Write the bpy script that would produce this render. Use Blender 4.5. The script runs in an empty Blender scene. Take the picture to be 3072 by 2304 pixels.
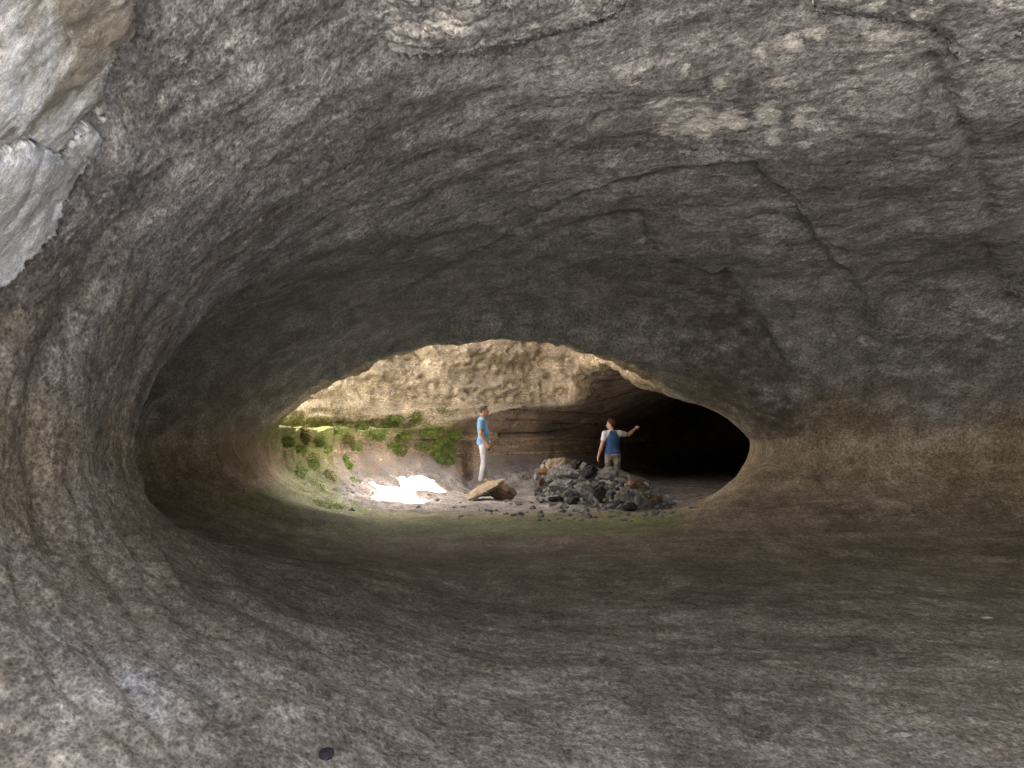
import bpy, math, random, time
import numpy as np
from mathutils import Vector
from mathutils.bvhtree import BVHTree

T0 = time.time()
random.seed(7)
rng = np.random.default_rng(11)
scene = bpy.context.scene
COL = scene.collection

# ------------------------------------------------------------------ camera
EYE = np.array([0.0, 0.0, 1.4])
FPX = 1005.0
PITCH = math.atan(49.0 / FPX)
cam_d = bpy.data.cameras.new("camera")
cam_d.sensor_width = 36.0
cam_d.lens = FPX / 1024.0 * 36.0
cam_d.clip_start = 0.05
cam_d.clip_end = 2000.0
cam = bpy.data.objects.new("camera", cam_d)
COL.objects.link(cam)
cam.location = EYE
cam.rotation_euler = (math.pi / 2 + PITCH, 0, 0)
scene.camera = cam
_F = np.array([0, math.cos(PITCH), math.sin(PITCH)])
_U = np.array([0, -math.sin(PITCH), math.cos(PITCH)])


def ray(px, py):
    d = _F + (px - 512.0) / FPX * np.array([1.0, 0, 0]) + (384.0 - py) / FPX * _U
    return d / np.linalg.norm(d)


def at(px, py, Y):
    d = ray(px, py)
    return EYE + d * (Y / d[1])


def project(P):
    Q = P - EYE
    w = np.maximum(Q @ _F, 1e-3)
    return 512.0 + FPX * Q[:, 0] / w, 384.0 - FPX * (Q @ _U) / w, Q @ _F


# ------------------------------------------------------------------ noise
_perm = np.random.default_rng(5).permutation(256).astype(np.int32)
_perm = np.concatenate([_perm, _perm, _perm])
_grad = np.random.default_rng(6).normal(size=(256, 3)).astype(np.float32)
_grad /= np.linalg.norm(_grad, axis=1)[:, None]


def pnoise(x, y, z):
    xi = np.floor(x).astype(np.int32); yi = np.floor(y).astype(np.int32); zi = np.floor(z).astype(np.int32)
    xf = (x - xi).astype(np.float32); yf = (y - yi).astype(np.float32); zf = (z - zi).astype(np.float32)
    u = xf * xf * xf * (xf * (xf * 6 - 15) + 10)
    v = yf * yf * yf * (yf * (yf * 6 - 15) + 10)
    w = zf * zf * zf * (zf * (zf * 6 - 15) + 10)
    xi &= 255; yi &= 255; zi &= 255

    def g(i, j, k):
        h = _perm[_perm[_perm[xi + i] + yi + j] + zi + k]
        gg = _grad[h]
        return gg[..., 0] * (xf - i) + gg[..., 1] * (yf - j) + gg[..., 2] * (zf - k)
    l = lambda a, b, t: a + t * (b - a)
    return l(l(l(g(0, 0, 0), g(1, 0, 0), u), l(g(0, 1, 0), g(1, 1, 0), u), v),
             l(l(g(0, 0, 1), g(1, 0, 1), u), l(g(0, 1, 1), g(1, 1, 1), u), v), w) * 1.5


def fbm(x, y, z, f, octs=4, gain=0.5, ridge=False):
    s = 0; a = 1.0; tot = 0
    for o in range(octs):
        n = pnoise(x * f + 17.3 * o, y * f - 9.1 * o, z * f + 4.7 * o)
        if ridge:
            n = 1 - 2 * np.abs(n)
        s = s + a * n; tot += a
        a *= gain; f *= 2.03
    return s / tot


def sstep(a, b, x):
    t = np.clip((x - a) / (b - a), 0, 1)
    return t * t * (3 - 2 * t)


# ------------------------------------------------------------------ fields
def smooth_poly(pts, n=2):
    p = np.array(pts, float)
    for _ in range(n):
        q = np.roll(p, -1, axis=0)
        p = np.stack([0.75 * p + 0.25 * q, 0.25 * p + 0.75 * q], 1).reshape(-1, 2)
    return p


def poly_sd(X, Y, pts):
    """signed distance, positive inside"""
    p = np.asarray(pts, float)
    d = np.full(X.shape, 1e9)
    inside = np.zeros(X.shape, bool)
    n = len(p)
    for i in range(n):
        a = p[i]; b = p[(i + 1) % n]
        e = b - a
        wx = X - a[0]; wy = Y - a[1]
        t = np.clip((wx * e[0] + wy * e[1]) / (e @ e + 1e-12), 0, 1)
        d = np.minimum(d, (wx - t * e[0]) ** 2 + (wy - t * e[1]) ** 2)
        c = ((a[1] > Y) != (b[1] > Y))
        if abs(e[1]) > 1e-12:
            xx = a[0] + (Y - a[1]) * e[0] / e[1]
            inside ^= c & (X < xx)
    d = np.sqrt(d)
    return np.where(inside, d, -d)


def surface_nets(F, xs, ys, zs):
    """isosurface F = 0 (air is F < 0); quads face the air"""
    S = F < 0
    nx, ny, nz = F.shape
    c = np.zeros((nx - 1, ny - 1, nz - 1), np.uint8)
    for i in (0, 1):
        for j in (0, 1):
            for k in (0, 1):
                c += S[i:nx - 1 + i, j:ny - 1 + j, k:nz - 1 + k]
    act = np.argwhere((c > 0) & (c < 8))
    del c
    I, J, K = act.T
    idx = np.full((nx - 1, ny - 1, nz - 1), -1, np.int32)
    idx[I, J, K] = np.arange(len(act), dtype=np.int32)
    acc = np.zeros((len(act), 3)); cnt = np.zeros(len(act))
    cor = [(i, j, k) for i in (0, 1) for j in (0, 1) for k in (0, 1)]
    fv = {q: F[I + q[0], J + q[1], K + q[2]] for q in cor}
    for a in cor:
        for ax in range(3):
            if a[ax] == 0:
                b = list(a); b[ax] = 1; b = tuple(b)
                fa = fv[a]; fb = fv[b]
                m = (fa < 0) != (fb < 0)
                t = np.where(m, fa / np.where(m, fa - fb, 1), 0)
                pos = np.array(a, float)[None, :] + t[:, None] * (np.array(b, float) - np.array(a, float))
                acc[m] += pos[m]; cnt[m] += 1
    loc = acc / cnt[:, None]
    V = np.empty((len(act), 3))
    for ax, (g, q) in enumerate(((xs, I), (ys, J), (zs, K))):
        V[:, ax] = g[q] + loc[:, ax] * (g[q + 1] - g[q])
    quads = []
    for ax in range(3):
        sl0 = [slice(None)] * 3; sl1 = [slice(None)] * 3
        sl0[ax] = slice(0, F.shape[ax] - 1); sl1[ax] = slice(1, None)
        A = S[tuple(sl0)]; B = S[tuple(sl1)]
        o = [q for q in range(3) if q != ax]
        for flip in (False, True):
            e = np.argwhere((A & ~B) if flip else (~A & B))
            e = e[(e[:, o[0]] > 0) & (e[:, o[1]] > 0) & (e[:, o[0]] < F.shape[o[0]] - 1) & (e[:, o[1]] < F.shape[o[1]] - 1)]
            if not len(e):
                continue
            cs = []
            for (du, dv) in ((-1, -1), (0, -1), (0, 0), (-1, 0)):
                q = e.copy(); q[:, o[0]] += du; q[:, o[1]] += dv
                cs.append(idx[q[:, 0], q[:, 1], q[:, 2]])
            Q = np.stack(cs, 1)
            if flip != (ax == 1):
                Q = Q[:, ::-1]
            quads.append(Q)
    return V, np.concatenate(quads)


def vnormals(V, Q):
    n = np.cross(V[Q[:, 2]] - V[Q[:, 0]], V[Q[:, 3]] - V[Q[:, 1]])
    N = np.zeros_like(V)
    for k in range(4):
        for a in range(3):
            N[:, a] += np.bincount(Q[:, k], n[:, a], len(V))
    return N / np.maximum(np.linalg.norm(N, axis=1), 1e-9)[:, None]


def mesh_np(name, V, Q, mat=None, parent=None, N=None, attrs=None, smooth=True):
    me = bpy.data.meshes.new(name)
    Q = np.ascontiguousarray(Q, np.int32)
    k = Q.shape[1]
    me.vertices.add(len(V)); me.vertices.foreach_set("co", np.ascontiguousarray(V, np.float32).ravel())
    me.loops.add(Q.size); me.loops.foreach_set("vertex_index", Q.ravel())
    me.polygons.add(len(Q)); me.polygons.foreach_set("loop_start", np.arange(0, Q.size, k, dtype=np.int32))
    me.polygons.foreach_set("use_smooth", np.full(len(Q), smooth))
    me.update(calc_edges=True)
    for a, val in (attrs or {}).items():
        at_ = me.attributes.new(a, 'FLOAT', 'POINT')
        at_.data.foreach_set("value", np.ascontiguousarray(val, np.float32))
    if N is not None:
        me.normals_split_custom_set_from_vertices([tuple(v) for v in N])
    if mat is not None:
        me.materials.append(mat)
    ob = bpy.data.objects.new(name, me)
    COL.objects.link(ob)
    if parent is not None:
        ob.parent = parent
    return ob


def submesh(name, V, Q, sel, mat, N=None, attrs=None):
    q = Q[sel]
    u, inv = np.unique(q, return_inverse=True)
    return mesh_np(name, V[u], inv.reshape(q.shape), mat, None, None if N is None else N[u],
                   {k: v[u] for k, v in (attrs or {}).items()})


def tag(o, label=None, cat=None, group=None, kind=None):
    if label: o["label"] = label
    if cat: o["category"] = cat
    if group: o["group"] = group
    if kind: o["kind"] = kind
    return o


# ------------------------------------------------------------------ sun
SUN_EL = math.radians(60)
SUN_TRAVEL = np.array([-0.75, -0.66]); SUN_TRAVEL /= np.linalg.norm(SUN_TRAVEL)
SUN_DIR = np.array([SUN_TRAVEL[0] * math.cos(SUN_EL), SUN_TRAVEL[1] * math.cos(SUN_EL), -math.sin(SUN_EL)])

# ------------------------------------------------------------------ the cave: plan outline
TUBE = smooth_poly([
    (-7.0, -15), (-5.0, -6), (-2.6, -1.2), (-2.05, 1), (-2.1, 3), (-2.4, 5.5), (-2.9, 7.9), (-3.5, 8.7), (-4.6, 10.2), (-5.2, 12.5), (-5.1, 15), (-4.6, 18),
    (-4.35, 20), (-3.9, 22.5), (-3.1, 24.6), (-1.9, 26), (-0.4, 27.0), (1.0, 27.7), (2.1, 29.0), (3.3, 33), (5.2, 40), (8.2, 48), (12, 53), (16, 55),
    (18, 50), (14.5, 46), (11, 38), (9.6, 32), (8.0, 25.5), (5.9, 20.5), (4.35, 18.2), (4.05, 17.2), (5.0, 16.5), (7.3, 15.8), (9.0, 14.6), (9.8, 12),
    (9.5, 8), (9, 4), (9, 0), (9.5, -6), (10, -15)], 3)
# collapse shaft over the far chamber
SHAFT = smooth_poly([(-5.3, 19.7), (-4.4, 18.5), (-2.7, 17.1), (-1.2, 16.6), (0.2, 16.4), (1.3, 16.8), (2.2, 17.4), (3.1, 18.4), (2.3, 20.0), (1.85, 22),
                     (1.5, 24.5), (1.7, 27.4), (-0.3, 26.7), (-1.9, 25.9), (-3.0, 25.0), (-4.4, 23.4), (-5.1, 22.0), (-5.5, 20.5)], 2)
# unseen opening in the added shaft roof, outlined to steer sun and sky light
SKYHOLE = smooth_poly([(-3.6, 19.2), (-3.7, 20.3), (-3.5, 21.5), (-3.4, 23.4), (-2.8, 25.2), (-2.0, 26.8), (-3.4, 26.6), (-5.4, 25.2), (-7.0, 22.5), (-7.2, 19.4), (-5.8, 17.8), (-3.6, 17.6)], 2)
# sun patch on the chamber floor and the unseen gap added along the beam to shape it
PATCH_PX = [(366, 481), (372, 479), (380, 484), (397, 486), (394, 481), (390, 478), (404, 478), (420, 477), (436, 481), (449, 492), (430, 493),
            (418, 491), (416, 495), (428, 502), (422, 505), (404, 503), (388, 502), (374, 502), (367, 497), (377, 493), (372, 486)]
PATCH_XY = []
for (a, b) in PATCH_PX:
    d = ray(a, b)
    P = EYE + d * (15.0 / d[1])
    for _ in range(2000):                       # walk along the sight line to the bowl of the floor
        P = P + d * 0.02
        q = poly_sd(np.array([P[0]]), np.array([P[1]]), TUBE)[0]
        if P[2] < 1.25 - 1.28 * math.sqrt(max(0, 1 - min(1, max(0, 1 - q / 1.9)) ** 2)):
            break
    P = P - SUN_DIR * ((P[2] - 0.10) / SUN_DIR[2])   # slide along the sun beam to z = 0.1
    PATCH_XY.append((P[0], P[1]))
GROUND_Z = 6.6
ENTR = smooth_poly([(-6.5, -13), (-5.0, -4.5), (-3.5, -0.4), (-2.5, 0.9), (-1.2, 1.8), (1.0, 0.9), (3.2, -1.0), (5.2, -3.5), (6.4, -7), (7, -13)], 2)

ys = np.concatenate([np.arange(-14, 2.5, 0.14), np.arange(2.5, 12, 0.045), np.arange(12, 30, 0.07), np.arange(30, 58, 0.25)])
xs = np.concatenate([np.arange(-8, -5.8, 0.15), np.arange(-5.8, 5.5, 0.06), np.arange(5.5, 12.0, 0.09), np.arange(12, 22, 0.25)])
zs = np.concatenate([np.arange(-0.6, 4.3, 0.05), np.arange(4.3, 8.3, 0.1)])
X2, Y2 = np.meshgrid(xs, ys, indexing="ij")
wob = 0.16 * fbm(X2, Y2, X2 * 0, 0.55, 3) + 0.05 * fbm(X2, Y2, X2 * 0 + 3, 1.9, 2)
d_tube = poly_sd(X2, Y2, TUBE) + wob
R2 = 4.2 + 0 * X2
RB = np.interp(Y2, [14.8, 17.8], [4.2, 1.9])
R2 = R2 - 1.9 * sstep(18.6, 20.8, Y2) * sstep(2.5, 0.6, X2)
a2 = np.clip(1 - d_tube / R2, 0, 3)
zc2 = 1.25 + 0 * X2
# ceiling rise over the bench line, floor depth under it
ht2 = np.interp(Y2, [-10, 0, 5, 9, 13, 17, 21, 27, 36], [3.0, 2.75, 2.6, 2.35, 2.0, 1.70, 1.75, 1.75, 2.0])
ht2 = ht2 + 0.16 * fbm(X2, Y2, X2 * 0 + 8, 0.35, 3)
hb2 = 1.28 + 0.05 * fbm(X2, Y2, X2 * 0 + 12, 0.5, 3)
hb2 = hb2 - 0.13 * np.exp(-((Y2 - 15.6) / 1.1) ** 2) * (sstep(-2.0, -3.2, X2) + sstep(2.0, 3.6, X2))
ht2 = ht2 - 0.42 * np.exp(-((X2 - 3.2) / 1.5) ** 2 - ((Y2 - 20.3) / 1.6) ** 2)
p_top = np.interp(Y2, [-10, 7, 12, 16, 50], [2.0, 1.95, 1.6, 1.42, 1.5])
at_top = a2 ** p_top
at_bot = np.clip(1 - d_tube / RB, 0, 3) ** 2.0
d_shaft = poly_sd(X2, Y2, SHAFT)
d_sky = poly_sd(X2, Y2, SKYHOLE) + 0.25 * fbm(X2, Y2, X2 * 0 + 21, 0.9, 4)
d_entr = poly_sd(X2, Y2, ENTR) + 0.2 * fbm(X2, Y2, X2 * 0 + 27, 0.8, 4)
rough2 = 0.22 * fbm(X2, Y2, X2 * 0 + 31, 0.7, 4)
ground2 = np.interp(Y2, [-2, 6, 12], [5.0, 5.4, GROUND_Z]) + 0.3 * fbm(X2, Y2, X2 * 0 + 41, 0.25, 4)
zs_thr = 1.5 + 0.6 * sstep(-2.4, 0.5, X2) + 0.12 * fbm(X2, Y2, X2 * 0 + 51, 1.5, 3)
F = np.empty((len(xs), len(ys), len(zs)), np.float32)
J_SH = np.where((ys > 14) & (ys < 36))[0]; J_SH = slice(J_SH[0], J_SH[-1] + 1)
J_EN = slice(0, np.where(ys < 4)[0][-1] + 1)
for k, z in enumerate(zs):
    up = z > zc2
    h = np.where(up, np.abs(z - zc2) / ht2, np.abs(z - zc2) / hb2)
    f = np.where(up, at_top + h ** p_top, at_bot + h ** 2.0) - 1.0
    f = f * 1.3
    # shaft: broken rock, rising from the tube's ceiling to the underside of the roof
    if z > 1.4:
        u = J_SH
        lay = 0.25 * fbm(X2[:, u] * 0.6, Y2[:, u] * 0.6, X2[:, u] * 0 + z * 1.6, 1.0, 4)
        lean = 0.06 * (z - 2.2)
        g = f[:, u]
        s = -(d_shaft[:, u] + rough2[:, u] * 0.5 + lay + lean)
        roof = z - (GROUND_Z - 0.9 + 1.2 * rough2[:, u])  # unseen roof, added to hold back the sun outside its patch
        g = np.minimum(g, np.maximum(np.maximum(s, roof), zs_thr[:, u] - z))
        if z > 4.0:
            g = np.minimum(g, np.maximum(-(d_sky[:, u] + lay * 0.6), 4.2 - z))
            off = SUN_TRAVEL * (z - 0.10) / math.tan(SUN_EL)
            sunp = poly_sd(X2[:, u] + off[0], Y2[:, u] + off[1], PATCH_XY)
            g = np.minimum(g, np.maximum(-sunp, 4.6 - z))
        f[:, u] = g
        u = J_EN
        lay = 0.25 * fbm(X2[:, u] * 0.6, Y2[:, u] * 0.6, X2[:, u] * 0 + z * 1.6, 1.0, 4)
        f[:, u] = np.minimum(f[:, u], np.maximum(-(d_entr[:, u] + lay * 0.7 + 0.15 * (z - 3)), 1.6 - z))
    f = np.minimum(f, np.maximum(ground2 - z, -3))
    F[:, :, k] = f
V, Q = surface_nets(F, xs, ys, zs)
del F
print("cave", len(V), len(Q), round(time.time() - T0, 1))
N = vnormals(V, Q)


def subdivide(V, Q, N, sel):
    """split the selected quads in four, rounding the new points with the normals"""
    q = Q[sel]
    e = np.stack([q, np.roll(q, -1, 1)], 2).reshape(-1, 2)
    es = np.sort(e, 1)
    key = es[:, 0].astype(np.int64) * len(V) + es[:, 1]
    uk, first, inv = np.unique(key, return_index=True, return_inverse=True)
    a = es[first, 0]; b = es[first, 1]

    def rnd(ids):
        P = V[ids].mean(1); n = N[ids]
        pr = P[:, None, :] - (((P[:, None, :] - V[ids]) * n).sum(2))[:, :, None] * n
        return 0.4 * P + 0.6 * pr.mean(1)
    em = rnd(np.stack([a, b], 1)); fm = rnd(q)
    nv = len(V)
    V2 = np.concatenate([V, em, fm])
    ei = inv.reshape(len(q), 4) + nv
    fi = np.arange(len(q)) + nv + len(em)
    new = [np.stack([q[:, k], ei[:, k], fi, ei[:, k - 1]], 1) for k in range(4)]
    Q2 = np.concatenate([Q[~sel]] + new)
    # edges shared with an unsplit quad keep their midpoint on the edge
    o = Q[~sel]
    oe = np.sort(np.stack([o, np.roll(o, -1, 1)], 2).reshape(-1, 2), 1)
    ok = np.unique(oe[:, 0].astype(np.int64) * nv + oe[:, 1])
    rim = np.isin(uk, ok)
    N2 = np.concatenate([N, N[a] + N[b], N[q].sum(1)])
    N2 /= np.maximum(np.linalg.norm(N2, axis=1), 1e-9)[:, None]
    return V2, Q2, N2, (np.where(rim)[0] + nv, a[rim], b[rim])


_c = V[Q].mean(1)
_px, _py, _w = project(_c)
_sel = (_c[:, 1] > 2.6) & (_c[:, 1] < 11.5) & (_px > -60) & (_px < 1084) & (_py > -60) & (_py < 828)
V, Q, N, RIM = subdivide(V, Q, N, _sel)
print("subdivided", _sel.sum(), len(V), round(time.time() - T0, 1))
# fractal roughness along the normal
x, y, z = V.T
shaft_w = sstep(1.9, 2.4, z) * sstep(-0.35, 0.1, poly_sd(x, y, SHAFT) + 0.6)
n1 = fbm(x, y, z, 1.1, 5, 0.55)
n2 = fbm(x, y, z, 4.0, 3, 0.6, ridge=True)
amp = 0.06 + 0.15 * shaft_w
n3 = fbm(x, y * 0.6, z, 7.0, 3, 0.65)
flr = sstep(0.45, 0.8, N[:, 2]) * (y < 15)
across = y + 0.8 * np.minimum(x + 0.4, 0) + 0.25 * fbm(x, y, z, 0.3, 3)
lft = sstep(1.5, -0.8, x) * sstep(2.2, 1.0, z) * (y < 13)
flow_rib = fbm(across * 2.6, x * 0.12, z * 0.25, 1.0, 4, 0.6)
disp = 0.026 * lft * flow_rib + amp * n1 * (1 - 0.35 * flr) + 0.018 * n3 * (1 - 0.6 * flr) + (0.010 + 0.05 * shaft_w) * n2
wall_w = sstep(0.3, 0.7, z) * (1 - shaft_w) * sstep(17, 21, y)
strata = fbm(x * 0.25, y * 0.25, z * 7.0, 1.0, 3, 0.6)
bank = sstep(17.5, 19, y) * sstep(0.0, -1.8, x) * sstep(1.5, 1.2, z) * (1 - shaft_w)
disp = disp + 0.06 * wall_w * strata * (1 - 0.85 * bank) + bank * (0.07 * fbm(x, y, z, 2.2, 4, 0.65) + 0.03 * n2)
# features of the lining, laid out once in the view and carved along the normal
px, py, pw = project(V)
near = (y > 2.0) & (y < 17.6)


def pl_dist(poly):
    d = np.full(len(V), 1e9)
    p = np.array(poly, float)
    for a, b in zip(p[:-1], p[1:]):
        e = b - a
        wx = px - a[0]; wy = py - a[1]
        t = np.clip((wx * e[0] + wy * e[1]) / (e @ e), 0, 1)
        d = np.minimum(d, np.hypot(wx - t * e[0], wy - t * e[1]))
    return d


CREASES = [  # polyline, width in px, depth in m, painted shade
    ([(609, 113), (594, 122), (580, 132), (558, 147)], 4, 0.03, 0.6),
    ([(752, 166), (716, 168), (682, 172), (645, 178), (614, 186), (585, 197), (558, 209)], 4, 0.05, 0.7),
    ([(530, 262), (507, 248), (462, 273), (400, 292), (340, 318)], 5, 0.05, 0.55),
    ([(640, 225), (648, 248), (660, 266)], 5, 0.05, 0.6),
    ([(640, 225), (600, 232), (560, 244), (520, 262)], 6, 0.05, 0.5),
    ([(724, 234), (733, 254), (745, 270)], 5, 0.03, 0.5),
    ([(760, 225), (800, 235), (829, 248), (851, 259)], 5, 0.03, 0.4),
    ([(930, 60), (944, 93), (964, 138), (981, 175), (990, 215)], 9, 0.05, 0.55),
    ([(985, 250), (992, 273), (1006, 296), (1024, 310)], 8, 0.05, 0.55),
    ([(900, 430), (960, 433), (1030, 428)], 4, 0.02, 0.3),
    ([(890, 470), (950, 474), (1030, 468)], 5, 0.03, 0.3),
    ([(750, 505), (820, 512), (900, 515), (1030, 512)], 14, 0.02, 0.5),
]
A_shade_blotch = np.zeros(len(V)); A_pale = np.zeros(len(V))
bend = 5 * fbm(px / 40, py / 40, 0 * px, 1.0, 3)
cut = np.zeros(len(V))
for poly, wd, dep, shade_blotch in CREASES:
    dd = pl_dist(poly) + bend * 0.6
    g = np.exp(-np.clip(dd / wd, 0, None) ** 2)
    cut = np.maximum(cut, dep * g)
    A_shade_blotch = np.maximum(A_shade_blotch, shade_blotch * np.exp(-np.clip(dd / (1.6 * wd), 0, None) ** 2))  # shade of the groove painted into the colour
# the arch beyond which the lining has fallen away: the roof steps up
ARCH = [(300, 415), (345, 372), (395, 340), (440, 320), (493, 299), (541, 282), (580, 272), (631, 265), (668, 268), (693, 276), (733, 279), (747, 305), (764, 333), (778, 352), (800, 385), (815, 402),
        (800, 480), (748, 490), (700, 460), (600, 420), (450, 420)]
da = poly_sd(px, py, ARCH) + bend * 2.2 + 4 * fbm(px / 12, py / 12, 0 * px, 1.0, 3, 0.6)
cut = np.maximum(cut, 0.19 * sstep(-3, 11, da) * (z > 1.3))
A_shade_blotch = np.maximum(A_shade_blotch, 0.40 * sstep(-8, 12, da) + 0.22 * sstep(-10, 16, da) * sstep(620, 720, px) * sstep(830, 780, px) * (z > 1.3))  # shade painted over the recess beyond the arch
ARCH2 = [(255, 400), (330, 345), (400, 292), (470, 252), (530, 222), (585, 195), (645, 178), (716, 168), (752, 166), (795, 200), (829, 248), (868, 300), (880, 380), (860, 470), (500, 430)]
da2 = poly_sd(px, py, ARCH2) + bend * 2.0 + 5 * fbm(px / 14, py / 14, 0 * px + 3, 1.0, 3, 0.6)
cut = cut + 0.11 * sstep(-2, 8, da2) * (z > 1.3)
# a curved step in the floor lining, lower left
STEP = [(140, 470), (146, 520), (162, 555), (195, 600), (235, 630), (285, 655), (330, 690), (420, 730), (480, 770),
        (1100, 770), (1100, 560), (600, 540), (300, 520)]
ds = poly_sd(px, py, STEP) + bend * 0.8
cut = np.maximum(cut, 0.05 * sstep(-1, 4, ds) * (z < 1.2) * (N[:, 2] > 0.1))
RINGS = [([(70, 300), (62, 400), (70, 480), (95, 560), (150, 640), (230, 720)], 7), ([(105, 300), (100, 400), (108, 480), (130, 545), (180, 620), (270, 690)], 6),
         ([(30, 420), (40, 520), (70, 600), (120, 680), (180, 760)], 8), ([(160, 450), (170, 500), (200, 560), (260, 610), (330, 640)], 6),
         ([(185, 470), (205, 520), (250, 570), (330, 605)], 7), ([(5, 480), (20, 580), (50, 660), (90, 730)], 7)]
for poly, wd in RINGS:
    dd = pl_dist(poly) + bend
    cut = cut + 0.02 * np.exp(-(dd / wd) ** 2)
    A_shade_blotch = np.maximum(A_shade_blotch, 0.26 * np.exp(-(dd / wd) ** 2))
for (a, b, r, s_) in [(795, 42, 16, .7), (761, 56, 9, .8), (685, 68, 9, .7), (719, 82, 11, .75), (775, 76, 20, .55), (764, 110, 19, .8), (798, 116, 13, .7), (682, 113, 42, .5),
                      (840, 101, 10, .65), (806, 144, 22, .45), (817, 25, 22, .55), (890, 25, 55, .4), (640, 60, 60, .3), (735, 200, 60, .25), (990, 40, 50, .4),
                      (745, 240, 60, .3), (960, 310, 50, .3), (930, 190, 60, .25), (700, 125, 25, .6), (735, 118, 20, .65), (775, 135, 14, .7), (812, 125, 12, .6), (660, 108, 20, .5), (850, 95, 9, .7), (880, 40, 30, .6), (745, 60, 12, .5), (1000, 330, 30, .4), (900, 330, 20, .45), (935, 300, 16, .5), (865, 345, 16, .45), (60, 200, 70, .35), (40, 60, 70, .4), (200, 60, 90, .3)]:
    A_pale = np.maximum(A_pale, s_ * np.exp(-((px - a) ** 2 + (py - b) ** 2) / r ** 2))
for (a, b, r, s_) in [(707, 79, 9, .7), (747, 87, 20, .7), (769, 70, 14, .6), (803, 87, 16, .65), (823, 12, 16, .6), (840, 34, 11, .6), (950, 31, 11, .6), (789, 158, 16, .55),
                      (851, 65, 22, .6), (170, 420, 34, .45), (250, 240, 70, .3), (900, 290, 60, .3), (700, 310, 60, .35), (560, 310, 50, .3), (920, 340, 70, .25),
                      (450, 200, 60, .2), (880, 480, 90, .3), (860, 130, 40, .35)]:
    A_shade_blotch = np.maximum(A_shade_blotch, s_ * np.exp(-((px - a) ** 2 + (py - b) ** 2) / r ** 2))  # dark blotches, with shade painted in the left wall recess
A_shade_blotch = A_shade_blotch * near; A_pale = A_pale * near * (1 - A_shade_blotch)
blk = np.abs(fbm(x, y, z * 1.6, 2.6, 3, 0.55)) * 2
disp = disp - 0.08 * shaft_w * sstep(20.5, 22.5, y) * (np.floor(blk * 5) / 5 + 0.3 * blk) - cut * near * sstep(16.3, 14.9, y) * np.where(z > 1.3, sstep(-0.2, -0.6, N[:, 2]) + (px > 850) * 0.5 * (N[:, 2] > -0.4), 1.0)
# hollow shaped into the chamber wall for the shadow-like dark by the standing man
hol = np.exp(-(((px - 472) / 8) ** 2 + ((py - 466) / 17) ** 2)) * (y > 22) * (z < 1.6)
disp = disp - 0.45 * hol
A_shade_blotch = np.maximum(A_shade_blotch, 0.6 * hol)  # shade painted inside the hollow
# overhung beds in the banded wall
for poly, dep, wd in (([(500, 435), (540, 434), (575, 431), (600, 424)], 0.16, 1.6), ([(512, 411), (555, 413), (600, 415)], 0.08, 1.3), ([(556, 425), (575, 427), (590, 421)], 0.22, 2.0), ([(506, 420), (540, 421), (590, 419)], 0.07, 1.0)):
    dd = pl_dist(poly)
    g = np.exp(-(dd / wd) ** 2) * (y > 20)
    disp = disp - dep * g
    A_shade_blotch = np.maximum(A_shade_blotch, 0.75 * g)  # shade under the overhangs painted in
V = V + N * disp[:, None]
V[RIM[0]] = (V[RIM[1]] + V[RIM[2]]) / 2
N = vnormals(V, Q)
print("displaced", round(time.time() - T0, 1))

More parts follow.
